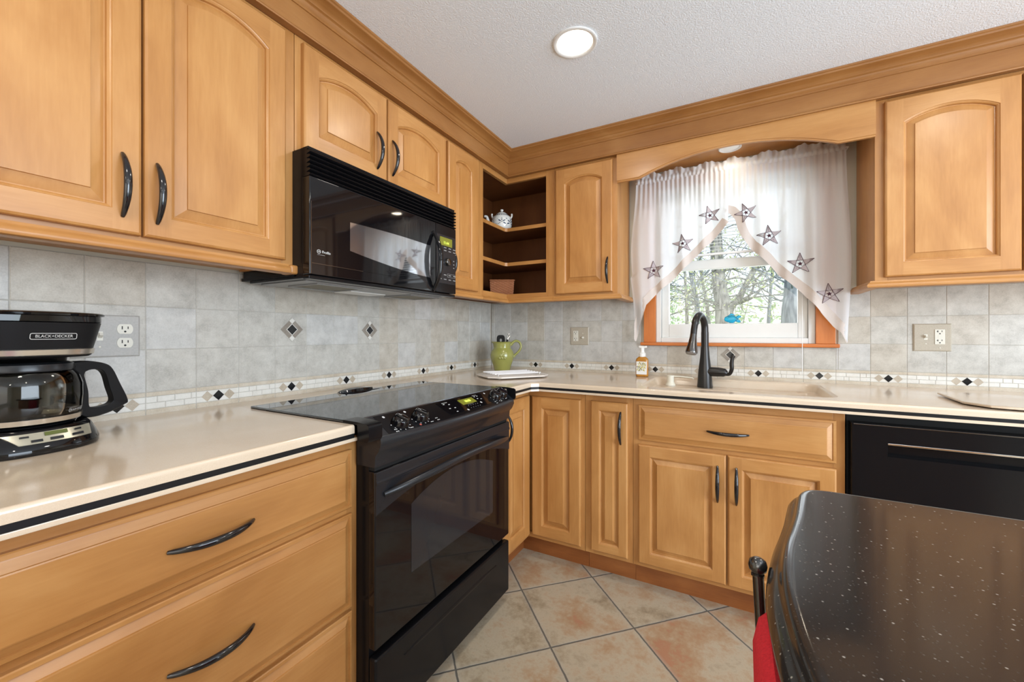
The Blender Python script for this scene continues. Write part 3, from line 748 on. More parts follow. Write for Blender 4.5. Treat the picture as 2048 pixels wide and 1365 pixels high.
for z0, z1 in ((UZ0, 1.400), (2.085, UZ1)):
    box(bm, FR - 0.019, FR, -0.562, -FR + 0.019, z0, z1, 1, 0.0008); box(bm, FR, 0.557, -FR, -FR + 0.019, z0, z1, 2, 0.0008)
obj('face_frame', bm, ['wood_v', 'wood_d', 'wood_h'], c, smooth=0)
bm = BM(); sweep(bm, RAIL, [(RB, S0, 1, 0), (RB, -RB, 1, -1), (S1, -RB, 0, -1)]); obj('light_rail', bm, 'wood_h', c)

# back wall, cabinet left of the window
c = thing('wall_cabinet', 'maple wall cabinet with one arched door between corner shelves and the window', 'cabinet', (0.613, 0, UZ0), 'B', 'maple wall cabinets')
carcass(c, 0.613, 0.976, UZ0, UZ1, UF - 0.019)
face_frame(c, 0.613, 0.976, UZ0, UZ1, UF, 0.03, 0.04, 0.04, 0.03)
door(c, 0.623, 0.952, DZ0, DZ1 + 0.002, UD, 0.034, 0.055, (0.928, 1.430, 1.571))
bm = BM(); sweep(bm, RAIL, [(0.613, -RB, 0, -1), (0.968, -RB, 1, -1), (0.968, -0.012, 1, 0)]); obj('light_rail', bm, 'wood_h', c)
# right of the window
c = thing('wall_cabinet', 'maple wall cabinet with arched doors right of the window above the dishwasher', 'cabinet', (2.036, 0, UZ0), 'B', 'maple wall cabinets')
carcass(c, 2.036, 2.83, UZ0, UZ1, UF - 0.019)
face_frame(c, 2.036, 2.83, UZ0, UZ1, UF, 0.04, 0.04, 0.04, 0.03, [(2.425, 2.46)])
door(c, 2.064, 2.440, DZ0 + 0.002, DZ1 + 0.002, UD, 0.040, 0.055)
door(c, 2.446, 2.80, DZ0 + 0.002, DZ1 + 0.002, UD, 0.040, 0.055)
bm = BM(); sweep(bm, RAIL, [(2.044, -0.012, -1, 0), (2.044, -RB, -1, -1), (2.83, -RB, 0, -1)]); obj('light_rail', bm, 'wood_h', c)

# fascia and crown along both walls
FC = 0.3125
prof = [(FC - 0.02, 2.1155), (FC + 0.012, 2.1115), (FC + 0.0135, 2.1155), (FC + 0.011, 2.120), (FC + 0.002, 2.1215), (FC, 2.123), (FC, 2.198), (FC + 0.004, 2.1985), (FC + 0.004, 2.206), (FC + 0.010, 2.212), (FC + 0.012, 2.219),
        (FC + 0.016, 2.222), (FC + 0.019, 2.223), (FC + 0.022, 2.228), (FC + 0.032, 2.236), (FC + 0.046, 2.2405), (FC + 0.050, 2.243), (FC + 0.052, 2.248), (FC + 0.057, 2.251), (FC + 0.0585, CEIL), (FC - 0.02, CEIL)]
prof = [(o, z - 0.0005) for o, z in prof]
bm = BM(); sweep(bm, prof, [(0, -4.6, 1, 0), (0, 0, 1, -1), (4.2, 0, 0, -1)])
for f in bm.faces:
    cc = f.calc_center_median(); f.material_index = 0 if abs(cc.x) > 0.6 else 1
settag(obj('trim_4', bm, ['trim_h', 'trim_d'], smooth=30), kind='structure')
bm = BM(); box(bm, 0.98, 2.033, -0.29, -0.009, 2.0915, 2.112, 0); so = obj('window_soffit', bm, 'wood_h')
settag(so, 'maple board closing the recess above the sink window with a small lamp in it', 'soffit')

# arched valance over the window
v = thing('valance', 'maple board with an arched lower edge spanning over the sink window', 'valance', (1.50, 0, 1.96))
bm = BM(); n = 40
x0, x1 = 0.977, 2.035
def vz(x):
    a, b = 1.092, 1.915
    if x <= a or x >= b: return 1.965
    t = (x - a) / (b - a); R = ((b - a) ** 2 / 4 + 0.080 ** 2) / (2 * 0.080); m = (a + b) / 2
    return 1.965 + 0.080 - R + math.sqrt(R * R - (x - m) ** 2)
xs = [x0] + [1.092 + (1.915 - 1.092) * i / n for i in range(n + 1)] + [x1]
ya, yb = -0.3125, -0.2935
fr = [(x, vz(x)) for x in xs]
rows = []
for x, z in fr:
    rows.append([(x, yb, 2.114), (x, yb, z), (x, ya + 0.006, z), (x, ya + 0.004, z + 0.006), (x, ya + 0.001, z + 0.0075), (x, ya, z + 0.010), (x, ya, 2.114)])
loft(bm, rows, True, True)
obj('valance_board', bm, 'wood_h', v, smooth=25)

# ------------------------------------------------------------------ base cabinets
BD, BF = 0.61, 0.59
BZ0, BZ1 = 0.105, 0.8685
def toe(parent, x0, x1, d=0.531):
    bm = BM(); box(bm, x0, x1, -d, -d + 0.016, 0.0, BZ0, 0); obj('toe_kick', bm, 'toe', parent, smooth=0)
c = thing('base_cabinet', 'maple base cabinet with three wide drawers under the left counter beside the range', 'cabinet', (-2.43, 0, 0), 'L', 'maple base cabinets')
carcass(c, -2.43, -1.695, BZ0, BZ1, BF - 0.019, 0.01)
face_frame(c, -2.43, -1.6785, BZ0, BZ1, BF, 0.04, 0.04, 0.035, 0.03, rails=[(0.655, 0.685), (0.385, 0.415)])
drawer_front(c, -2.396, -1.709, 0.676, 0.836, BD, (-2.129, -1.976, 0.751))
drawer_front(c, -2.396, -1.709, 0.402, 0.660, BD, (-2.129, -1.976, 0.523))
drawer_front(c, -2.396, -1.709, 0.128, 0.391, BD, (-2.129, -1.976, 0.27))
toe(c, -2.43, -1.6785)

c = thing('corner_base_cabinet', 'maple corner base cabinet with two plain doors folding into the corner beside the range', 'cabinet', (0, 0, 0))
bm = BM()
pts = [(0.012, -0.012), (0.012, -0.885), (BF - 0.02, -0.885), (BF - 0.02, -BF + 0.02), (0.895, -BF + 0.02), (0.895, -0.012)]
loft(bm, [[(x, y, BZ0) for x, y in pts], [(x, y, BZ1) for x, y in pts]])
obj('carcass', bm, 'wood_v', c, smooth=0)
bm = BM()
box(bm, BF - 0.019, BF, -0.925, -0.886, BZ0, BZ1, 0); box(bm, BF - 0.019, BF, -0.886, -BF, 0.836, BZ1, 1); box(bm, BF - 0.019, BF, -0.886, -BF, BZ0, 0.13, 1)
box(bm, 0.874, 0.8955, -BF, -BF + 0.019, BZ0, BZ1, 0); box(bm, BF, 0.874, -BF, -BF + 0.019, 0.836, BZ1, 2); box(bm, BF, 0.874, -BF, -BF + 0.019, BZ0, 0.13, 2)
obj('face_frame', bm, ['wood_v', 'wood_d', 'wood_h'], c, smooth=0)
door(c, 0.6165, 0.877, 0.127, 0.836, BD, 0, 0.055)
# the left leaf faces the room from the range side: built in a turned helper frame
def turn_left(o):
    for vtx in o.data.vertices:
        x, y, z = vtx.co; vtx.co = (-y, x, z)
d = door(c, -0.882, -0.6125, 0.127, 0.840, BD, 0, 0.058, (-0.862, 0.648, 0.792)); turn_left(d)
for k in d.children: turn_left(k)
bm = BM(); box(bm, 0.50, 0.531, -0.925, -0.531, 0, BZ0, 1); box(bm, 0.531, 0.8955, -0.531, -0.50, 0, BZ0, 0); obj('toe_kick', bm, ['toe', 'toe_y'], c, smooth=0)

c = thing('base_cabinet', 'narrow maple base cabinet with one slim door left of the sink cabinet', 'cabinet', (0.897, 0, 0), 'B', 'maple base cabinets')
carcass(c, 0.897, 1.122, BZ0, BZ1, BF - 0.019, 0.012)
face_frame(c, 0.897, 1.122, BZ0, BZ1, BF, 0.04, 0.03, 0.035, 0.03)
door(c, 0.9275, 1.101, 0.127, 0.837, BD, 0, 0.040, (1.0705, 0.647, 0.796), raise_in=0.028)
toe(c, 0.897, 1.122)

c = thing('sink_cabinet', 'wide maple sink cabinet with one drawer front over two doors below the window', 'cabinet', (1.123, 0, 0), 'B')
carcass(c, 1.123, 1.883, BZ0, 0.655, BF - 0.019, 0.012)
face_frame(c, 1.123, 1.883, BZ0, BZ1, BF, 0.035, 0.035, 0.035, 0.03, rails=[(0.652, 0.684)], mids=[(1.485, 1.515)])
drawer_front(c, 1.148, 1.856, 0.677, 0.835, BD, (1.427, 1.578, 0.750), name='drawer_front')
door(c, 1.148, 1.4975, 0.126, 0.658, BD, 0, 0.050, (1.4665, 0.462, 0.611), raise_in=0.030)
door(c, 1.5035, 1.856, 0.126, 0.658, BD, 0, 0.050, (1.5345, 0.463, 0.613), raise_in=0.030)
toe(c, 1.123, 1.883)

# ------------------------------------------------------------------ worktops
CT, CD = 0.914, 0.645
EDGE = [(CD - 0.007, CT), (CD - 0.003, CT - 0.0012), (CD - 0.0007, CT - 0.004), (CD, CT - 0.009), (CD, 0.8915)]
# left worktop (run L)
w = thing('worktop', 'glossy cream worktop left of the range, with a black stripe along its edge', 'counter', (-2.44, 0, 0.87), 'L', 'cream worktops')
L0, L1 = -2.60, -1.738
def straight_edge(bm, prof, a, b, back, mi=0):
    """closed section swept straight along x"""
    sec = prof + [(back, prof[-1][1]), (back, prof[0][1])]
    loft(bm, [[(x, -o, z) for o, z in sec] for x in (a, b)], True, True, mi)
bm = BM(); straight_edge(bm, EDGE, L0, L1, 0.001); obj('slab', bm, 'counter', w, smooth=40)
bm = BM(); box(bm, L0, L1, -CD + 0.0008, -0.55, 0.8795, 0.8914); obj('edge_stripe', bm, 'stripe', w, smooth=0)
bm = BM(); box(bm, L0, L1 + 0.010, -CD + 0.0005, -0.55, 0.8695, 0.8794, 0, 0.002); obj('edge_lip', bm, 'counter', w)
# corner worktop with the integral sink (world frame)
w = thing('worktop', 'glossy cream corner worktop with a moulded sink, running from the range past the dishwasher', 'counter', (1.5, 0, 0.87), 'W', 'cream worktops')
R0 = -0.934; X1 = 2.95; HX0, HX1, HY0, HY1 = 1.135, 1.880, -0.565, -0.075
ch = 0.03
def Lpath(o):
    """plan points of the front edge at offset o from the walls"""
    return [(o, R0), (o, -o - ch), (o + ch, -o), (X1, -o)]
bm = BM()
rows = [[bm.verts.new((x, y, z)) for x, y in Lpath(o)] for o, z in EDGE]
for a, b in zip(rows, rows[1:]):
    for i in range(3): bm.faces.new((a[i], a[i + 1], b[i + 1], b[i]))
top = rows[0]
# left leg + corner of the top
vA = bm.verts.new((0.001, R0, CT)); vB = bm.verts.new((0.001, -0.001, CT))
tx = 1.02; vC = bm.verts.new((tx, -0.001, CT)); vD = bm.verts.new((tx, -EDGE[0][0], CT))
bm.faces.new((vA, top[0], top[1], top[2], vD, vC, vB))
# strip with rounded hole
def rrect(x0, x1, y0, y1, r, k=7):
    pts = []
    for cx_, cy_, a0 in ((x1 - r, y1 - r, 0), (x0 + r, y1 - r, PI / 2), (x0 + r, y0 + r, PI), (x1 - r, y0 + r, 1.5 * PI)):
        for i in range(k + 1):
            a = a0 + PI / 2 * i / k; pts.append((cx_ + r * math.cos(a), cy_ + r * math.sin(a)))
    return pts
def outer_for(pts, x0, x1, y0, y1):
    cx_, cy_ = (HX0 + HX1) / 2, (HY0 + HY1) / 2; out = []
    n4 = len(pts) // 4
    for i, (x, y) in enumerate(pts):
        q, k = divmod(i, n4); t = k / (n4 - 1)
        # corner fan: half of the points slide along one side, half along the other
        cxn, cyn = ((x1, y1), (x0, y1), (x0, y0), (x1, y0))[q]
        if t < 0.5: p = (cxn, y) if q % 2 == 0 else (x, cyn)
        elif t > 0.5: p = (x, cyn) if q % 2 == 0 else (cxn, y)
        else: p = (cxn, cyn)
        out.append(p)
    return out
K = 8
hole = rrect(HX0, HX1, HY0, HY1, 0.07, K)
tx1 = 1.96
out = outer_for(hole, tx, tx1, -EDGE[0][0], -0.001)
ho = [bm.verts.new((x, y, CT)) for x, y in out]; hi = [bm.verts.new((x, y, CT)) for x, y in hole]
n = len(hole)
for i in range(n): bm.faces.new((ho[i], ho[(i + 1) % n], hi[(i + 1) % n], hi[i]))
vE = bm.verts.new((tx1, -0.001, CT)); vF = bm.verts.new((tx1, -EDGE[0][0], CT)); vG = bm.verts.new((X1, -0.001, CT))
bm.faces.new((vE, vF, top[3], vG))
# recess walls down to the deck
def ring(ins, z): return [(x, y, z) for x, y in rrect(HX0 + ins, HX1 - ins, HY0 + ins, HY1 - ins, max(0.02, 0.07 - ins), K)]
prev = hi
def add_ring(pts):
    global prev
    cur = [bm.verts.new(p) for p in pts]
    for i in range(n): bm.faces.new((prev[i], prev[(i + 1) % n], cur[(i + 1) % n], cur[i]))
    prev = cur
for ins, z in ((0.003, CT - 0.001), (0.007, CT - 0.005), (0.010, CT - 0.012), (0.016, 0.880), (0.020, 0.8755), (0.026, 0.874)): add_ring(ring(ins, z))
# deck with the bowl further down
bowl = rrect(HX0 + 0.05, HX1 - 0.05, HY0 + 0.045, HY1 - 0.125, 0.06, K)
add_ring([(x, y, 0.874) for x, y in bowl])
def bring(ins, z): return [(x, y, z) for x, y in rrect(HX0 + 0.05 + ins, HX1 - 0.05 - ins, HY0 + 0.045 + ins, HY1 - 0.125 - ins, max(0.02, 0.06 - ins), K)]
for ins, z in ((0.006, 0.871), (0.012, 0.862), (0.022, 0.74), (0.04, 0.72), (0.07, 0.716)): add_ring(bring(ins, z))
bm.faces.new(prev)
obj('slab', bm, 'counter', w, smooth=40)
def Lband(o, back, z0, z1):
    a = Lpath(o); b = [(back, R0), (back, -back), (back, -back), (X1, -back)]
    bm = BM()
    lo = [bm.verts.new((x, y, z0)) for x, y in a]; hi_ = [bm.verts.new((x, y, z1)) for x, y in a]
    lb = [bm.verts.new((x, y, z0)) for x, y in ((back, R0), (back, -back), (X1, -back))]; hb = [bm.verts.new((x, y, z1)) for x, y in ((back, R0), (back, -back), (X1, -back))]
    for i in range(3): bm.faces.new((lo[i], lo[i + 1], hi_[i + 1], hi_[i]))
    for s, t_ in ((lo, lb), (hi_, hb)): bm.faces.new((s[0], s[1], s[2], s[3], t_[2], t_[1], t_[0]))
    for i in range(2): bm.faces.new((lb[i], lb[i + 1], hb[i + 1], hb[i]))
    bm.faces.new((lo[0], hi_[0], hb[0], lb[0])); bm.faces.new((lo[3], hi_[3], hb[2], lb[2]))
    return bm
obj('edge_stripe', Lband(CD - 0.0008, 0.60, 0.8795, 0.8914), 'stripe', w, smooth=0)
obj('edge_lip', Lband(CD - 0.0005, 0.60, 0.8695, 0.8794), 'counter', w, smooth=0)
# strip of worktop behind the range
w = thing('worktop', 'thin cream worktop strip behind the black cooktop against the tile', 'counter', (-1.34, 0, 0.9), 'L', 'cream worktops')
bm = BM(); box(bm, -1.7375, -0.9345, -0.155, -0.001, 0.8915, CT, 0, 0.002); obj('slab', bm, 'counter', w)

# ------------------------------------------------------------------ dishwasher
d = thing('dishwasher', 'black built-in dishwasher with a recessed handle slot under the right worktop', 'dishwasher', (1.889, 0, 0), 'B')
bm = BM(); box(bm, 1.889, 2.489, -0.575, -0.03, 0.10, 0.862); obj('tub_body', bm, 'dark_gap', d)
bm = BM()
fx0, fx1, fz0, fz1, hy = 1.898, 2.481, 0.115, 0.834, -0.617
hx0, hx1, hz0, hz1 = 1.994, 2.386, 0.727, 0.774
xsx = [fx0, hx0, hx1, fx1]; zs = [fz0, hz0, hz1, fz1]
for i in range(3):
    for j in range(3):
        if i == 1 and j == 1: continue
        ngon(bm, [(xsx[i], hy, zs[j]), (xsx[i + 1], hy, zs[j]), (xsx[i + 1], hy, zs[j + 1]), (xsx[i], hy, zs[j + 1])])
lp = lambda y, e: [(hx0 + e, y, hz0 + e), (hx1 - e, y, hz0 + e), (hx1 - e, y, hz1), (hx0 + e, y, hz1)]
loft(bm, [lp(hy, 0), lp(hy + 0.004, 0.002), lp(hy + 0.034, 0.006)], False, True)
lq = lambda y, e: [(fx0 + e, y, fz0 + e), (fx1 - e, y, fz0 + e), (fx1 - e, y, fz1 - e), (fx0 + e, y, fz1 - e)]
loft(bm, [lq(hy, 0), lq(hy + 0.004, -0.003), lq(-0.576, -0.003)], False, True)
dd = obj('door', bm, 'black_enamel', d, smooth=20)
bm = BM(); box(bm, hx0 + 0.001, hx1 - 0.001, hy - 0.0015, hy + 0.008, hz1 - 0.006, hz1 + 0.0003, 0, 0.0015); obj('handle_strip', bm, 'chrome', dd, label='brushed metal handle strip')
bm = BM(); box(bm, 1.889, 2.489, -0.54, -0.53, 0.0, 0.099); obj('toe_panel', bm, 'black_matte', d)
bm = BM(); box(bm, fx0 + 0.004, fx1 - 0.004, hy - 0.0012, hy + 0.003, fz1 - 0.003, fz1 + 0.0005, 0, 0.0008); obj('top_trim', bm, 'dark_chrome', dd)

# ------------------------------------------------------------------ range (run L)
r = thing('range', 'black slide-in electric range with glass cooktop between the wooden base cabinets', 'stove', (-1.315, 0, 0), 'L')
RX0, RX1 = -1.690, -0.941
RF = 0.668
bm = BM(); box(bm, RX0 + 0.004, RX1 - 0.004, -0.640, -0.03, 0.03, 0.905, 0, 0.002); obj('body', bm, 'black_enamel', r)
bm = BM(); box(bm, -1.7365, -0.9355, -0.622, -0.157, 0.9145, 0.9215, 0, 0.0022); obj('cooktop', bm, 'cooktop', r)
def bow(s, a=0.030): return a * (1 - (2 * s - 1) ** 2)
PX0, PX1 = -1.692, -0.940
def panel_pt(s, t, h=0.0):
    """control panel: s along the front (0 left .. 1 right), t from back (0) to front (1), h above it"""
    o = 0.6225 + t * (0.688 + bow(s) - 0.6225); z = 0.9195 - t * 0.0455
    k = 1 / math.hypot(0.0655, 0.0455)
    return Vector((PX0 + s * (PX1 - PX0), -(o + h * 0.0455 * k), z + h * 0.0655 * k))
bm = BM(); N = 28
rows = []
for i in range(N + 1):
    s = i / N; b = bow(s); x = PX0 + s * (PX1 - PX0)
    p0, p1 = panel_pt(s, 0), panel_pt(s, 1)
    rows.append([p0, panel_pt(s, 0.5), panel_pt(s, 0.93), panel_pt(s, 0.965, 0.0012), p1, Vector((x, -(0.692 + b), 0.868)), Vector((x, -(0.693 + b), 0.855)), Vector((x, -(0.684 + b * 0.80), 0.835)), Vector((x, -(0.672 + b * 0.55), 0.822)), Vector((x, -(0.670 + b * 0.35), 0.80)), Vector((x, -0.668 - b * 0.2, 0.789)), Vector((x, -0.60, 0.789)), Vector((x, -0.60, 0.90))])
loft(bm, rows); obj('control_panel', bm, 'black_satin', r, smooth=50)
cp = bpy.data.objects['control_panel']
# the darker glossy face plate inside the raised lip
def patch(bm, s0, s1, t0, t1, h, mi=0, n=10):
    rw = []
    for i in range(n + 1):
        s = s0 + (s1 - s0) * i / n
        rw.append([panel_pt(s, t0, h), panel_pt(s, t1, h), panel_pt(s, t1, h - 0.0006), panel_pt(s, t0, h - 0.0006)])
    loft(bm, rw, True, True, mi)
bm = BM(); patch(bm, 0.045, 0.965, 0.04, 0.92, 0.0008, 0, 24); obj('face_plate', bm, 'black_enamel', cp, smooth=40)
bm = BM(); patch(bm, 0.40, 0.765, 0.10, 0.80, 0.0018); obj('touch_panel', bm, 'black_gloss', cp, smooth=40)
bm = BM(); patch(bm, 0.545, 0.665, 0.20, 0.50, 0.0026); disp = obj('display', bm, 'lcd', cp, smooth=40)
def onpanel(s, t, h, su=1.0):
    o = panel_pt(s, t, h); du = (panel_pt(s + 0.01, t, h) - panel_pt(s - 0.01, t, h)).normalized(); dv = (panel_pt(s, t - 0.05, h) - panel_pt(s, t + 0.05, h)).normalized(); dn = du.cross(dv)
    return lambda u, v, w: o + du * u * su + dv * v + dn * w
obj('clock_digits', text_bm('10:18', 0.016, onpanel(0.605, 0.35, 0.0032), bold=0.0004), 'lcd_digit', disp, smooth=0)
mk = BM(); rd = random.Random(3)
def mark(s, t, a, b, h=0.0012, mi=0):
    a *= 0.75; b *= 0.7
    f = onpanel(s, t, h); ngon(mk, [f(-a, -b, 0), f(a, -b, 0), f(a, b, 0), f(-a, b, 0)], mi)
def disc_mark(s, t, rr, h=0.0012, mi=0):
    rr *= 0.8
    f = onpanel(s, t, h); ngon(mk, [f(rr * math.cos(2 * PI * i / 14), rr * math.sin(2 * PI * i / 14), 0) for i in range(14)], mi)
for s, t in ((0.125, 0.60), (0.235, 0.56), (0.845, 0.52), (0.925, 0.50)):
    for k in range(9):
        a = PI * (0.95 + 1.35 * k / 8) + 0.1
        f = onpanel(s, t, 0.0012)
        u, v = 0.031 * math.cos(a), 0.031 * math.sin(a) * 0.9
        q = [f(u - 0.0016, v - 0.0016, 0), f(u + 0.0016, v - 0.0016, 0), f(u + 0.0016, v + 0.0016, 0), f(u - 0.0016, v + 0.0016, 0)]
        ngon(mk, q)
for s, t in ((0.085, 0.16), (0.20, 0.14), (0.80, 0.16), (0.89, 0.13)): disc_mark(s, t, 0.0055)
for s, t in ((0.085, 0.86), (0.31, 0.80), (0.80, 0.84), (0.955, 0.62)):
    for du in (-0.004, 0.004):
        for dt in (-0.05, 0.05): mark(s + du, t + dt, 0.0026, 0.0024)
for s, t in ((0.155, 0.89), (0.27, 0.86), (0.86, 0.86), (0.93, 0.82)): mark(s, t, 0.008, 0.0018)
disc_mark(0.205, 0.86, 0.0045, mi=1)
for s, t in ((0.535, 0.78), (0.685, 0.60)): disc_mark(s, t, 0.0062, 0.0022)
for i in range(5):
    for j in range(2): mark(0.57 + i * 0.020, 0.60 + j * 0.13, 0.0016, 0.0014, 0.0022)
for s, t in ((0.435, 0.24), (0.465, 0.30), (0.44, 0.50), (0.475, 0.52), (0.46, 0.72), (0.69, 0.22), (0.715, 0.22), (0.695, 0.36), (0.72, 0.42)): mark(s, t, 0.0055, 0.0026, 0.0022)
mark(0.45, 0.17, 0.020, 0.0026, 0.0022, 2); mark(0.70, 0.15, 0.018, 0.0022, 0.0022, 2); mark(0.60, 0.535, 0.026, 0.0008, 0.0022, 2)
obj('printed_marks', mk, ['print', 'red_dot', 'print_dim'], cp, smooth=0)
for s, t in ((0.125, 0.60), (0.235, 0.56), (0.845, 0.52), (0.925, 0.50)):
    f = onpanel(s, t, 0.001); bm = BM()
    rows = []
    for rr, h in ((0.0262, 0.0), (0.0268, 0.004), (0.0245, 0.011), (0.0225, 0.018), (0.019, 0.0215), (0.010, 0.0228)):
        rows.append([f(rr * math.cos(2 * PI * i / 28), rr * math.sin(2 * PI * i / 28), h) for i in range(28)])
    loft(bm, rows)
    rows = []
    for zz, wd, ln_ in ((0.012, 0.0075, 0.0245), (0.021, 0.0065, 0.0215), (0.0265, 0.0055, 0.0175), (0.0278, 0.004, 0.015)):
        ca, sa = math.cos(0.5), math.sin(0.5)
        rows.append([f(ca * u - sa * v, sa * u + ca * v, zz) for u, v in ((-wd, -ln_), (wd, -ln_), (wd, ln_), (-wd, ln_))])
    loft(bm, rows)
    kn = obj('knob', bm, 'black_gloss', cp, smooth=40)
    bm = BM(); ca, sa = math.cos(0.5), math.sin(0.5)
    q = [(-0.001, 0.005), (0.001, 0.005), (0.001, 0.0145), (-0.001, 0.0145)]
    ngon(bm, [f(ca * u - sa * v, sa * u + ca * v, 0.0281) for u, v in q]); obj('pointer_line', bm, 'print', kn, smooth=0)
for nm, a, b in (('end_cap', -1.7385, -1.6925), ('end_cap', -0.9395, -0.9335)):
    bm = BM()
    sec = [(0.600, 0.9145), (0.600, 0.9225), (0.655, 0.9220), (0.690, 0.9190), (0.697, 0.9150), (0.6985, 0.9090), (0.6985, 0.880), (0.694, 0.872), (0.66, 0.872), (0.655, 0.9145)]
    loft(bm, [[(x, -o, z) for o, z in sec] for x in (a, b)]); obj(nm, bm, 'black_enamel', r, smooth=30)
bm = BM(); box(bm, RX0 + 0.006, RX1 - 0.006, -0.66, -0.60, 0.7765, 0.7895); obj('vent_gap', bm, 'dark_gap', r, smooth=0)
# oven door
bm = BM(); box(bm, RX0, RX1, -RF, -0.642, 0.287, 0.776, 0, 0.004, 3); od = obj('oven_door', bm, 'black_gloss', r)
N = 30
def archz(s, e, m): return e + (m - e) * (1 - (2 * s - 1) ** 2)
bm = BM(); rows = []
for i in range(N + 1):
    s = i / N; x = RX0 + 0.002 + s * (RX1 - RX0 - 0.004); zb = archz(s, 0.655, 0.712)
    rows.append([(x, -RF + 0.001, 0.774), (x, -RF - 0.0015, 0.7745), (x, -RF - 0.003, 0.771), (x, -RF - 0.003, 0.752), (x, -RF - 0.0055, 0.748), (x, -RF - 0.0055, 0.742), (x, -RF - 0.0025, 0.738), (x, -RF - 0.0025, zb + 0.003), (x, -RF - 0.0012, zb), (x, -RF + 0.001, zb)])
loft(bm, rows); obj('door_top_panel', bm, 'black_satin', od, smooth=50)
bm = BM(); wx0, wx1 = -1.548, -1.075; pts = [(wx0, 0.432), (wx1, 0.432)]
for i in range(N + 1):
    s = i / N; pts.append((wx1 + (wx0 - wx1) * s, archz(s, 0.640, 0.690)))
loft(bm, [[(x, -RF + 0.001, z) for x, z in pts], [(x, -RF - 0.0008, z) for x, z in pts]]); obj('oven_window', bm, 'smoked', od, smooth=0, label='greyish see-through oven window with an arched top')
bm = BM(); pts = []; rs = []
for i in range(41):
    s = i / 40; t = 2 * s - 1
    x = RX0 + 0.030 + s * (RX1 - RX0 - 0.052)
    pts.append((x, -(RF + 0.004 + 0.044 * (1 - abs(t) ** 3.0)), 0.708 + 0.028 * (1 - t * t)))
    rs.append(0.0125 * (0.55 + 0.45 * (1 - abs(t) ** 4)))
tube(bm, pts, rs, 14, up=(0, 0, 1), flat=0.85); obj('oven_handle', bm, 'black_satin', od, smooth=60)
bm = BM(); box(bm, RX0 + 0.001, RX1 - 0.001, -RF - 0.002, -0.642, 0.046, 0.262, 0, 0.007, 3); dr = obj('storage_drawer', bm, 'black_enamel', r)
bm = BM()
rows = []
for i in range(N + 1):
    s = i / N; x = -1.58 + s * 0.53; hw = 0.008 * (1 - (2 * s - 1) ** 4) + 0.001
    rows.append([(x, -RF - 0.0018, 0.205 - hw), (x, -RF - 0.0045, 0.205), (x, -RF - 0.0018, 0.205 + hw)])
loft(bm, rows); obj('grip_ridge', bm, 'black_enamel', dr, smooth=60)
bm = BM(); box(bm, RX0 + 0.03, RX1 - 0.03, -0.60, -0.10, 0.0, 0.044); obj('plinth', bm, 'dark_gap', r, smooth=0)
# oven vent outlet at the rear of the cooktop
bm = BM(); rows = []
for i in range(17):
    s = i / 16; x = -1.405 + s * 0.175; k = math.sqrt(max(0.0, 1 - (2 * s - 1) ** 2))
    rows.append([(x, -0.155, 0.9217), (x, -0.155 - 0.028 * k, 0.9217), (x, -0.155 - 0.024 * k, 0.9217 + 0.010 * k + 0.0004), (x, -0.150, 0.9217 + 0.012 * k + 0.0004), (x, -0.146, 0.9217)])
loft(bm, rows); vt = obj('oven_vent', bm, 'black_gloss', r, smooth=50, label='small curved vent cover at the back of the cooktop')
bm = BM(); loft(bm, [[(-1.36 + 0.15 * i / 12, -0.186 - 0.016 * math.sin(PI * i / 12) * k, 0.9218 + 0.0006 * k) for i in range(13)] for k in (0, 1)], False, False, closed=False)
obj('vent_slot', bm, 'dark_gap', vt, smooth=0)

# ------------------------------------------------------------------ over-the-range microwave (run L)
m = thing('microwave', 'black over-the-range microwave with ribbed top vent and curved vertical handle', 'microwave', (-1.309, 0, 1.325), 'L')
MX0, MX1, MF = -1.684, -0.934, 0.380
MZ0, MZ1 = 1.330, 1.7375
DX = -1.082                          # split between door and control panel
bm = BM(); box(bm, MX0 + 0.002, MX1 - 0.002, -0.345, -0.012, MZ0 + 0.012, MZ1, 0, 0.002); obj('body', bm, 'black_enamel', m)
# ribbed grille
bm = BM(); gz0, gz1 = 1.645, 1.729; sec = [(0.345, gz0), (0.372, gz0)]
nr = 6
for i in range(nr):
    a = gz0 + (gz1 - gz0) * i / nr; h = (gz1 - gz0) / nr
    sec += [(0.372, a + h * 0.08), (0.3795, a + h * 0.22), (0.3815, a + h * 0.42), (0.3785, a + h * 0.66), (0.366, a + h * 0.80), (0.364, a + h * 0.97)]
sec += [(0.370, gz1), (0.372, MZ1 - 0.001), (0.345, MZ1 - 0.001)]
loft(bm, [[(x, -o, z) for o, z in sec] for x in (MX0 + 0.001, MX1 - 0.001)]); obj('vent_grille', bm, 'black_enamel', m, smooth=40)
# door with recessed dark glass and window
bm = BM(); box(bm, MX0, DX, -MF, -0.346, MZ0 + 0.009, gz0 - 0.0008, 0, 0.0035, 3); md = obj('door', bm, 'black_gloss', m)
bm = BM()
gx0, gx1, ga, gb = MX0 + 0.004, DX - 0.004, 1.375, 1.566
def gtop(s): return gb + 0.012 * (1 - (2 * s - 1) ** 2)
pts = [(gx0, ga), (gx1, ga)] + [(gx1 + (gx0 - gx1) * i / 20, gtop(i / 20)) for i in range(21)]
loft(bm, [[(x, -MF + 0.001, z) for x, z in pts], [(x, -MF - 0.0016, z) for x, z in pts]]); obj('door_glass', bm, 'black_gloss', md, smooth=0)
bm = BM()
pts = [(-1.535, 1.437)] + [(-1.535 + 0.415 * i / 20, 1.437 - 0.040 * (1 - (1 - i / 20) ** 1.6)) for i in range(1, 21)] + [(-1.120 - 0.415 * i / 20, 1.534 + 0.004 * math.sin(PI * i / 20)) for i in range(21)]
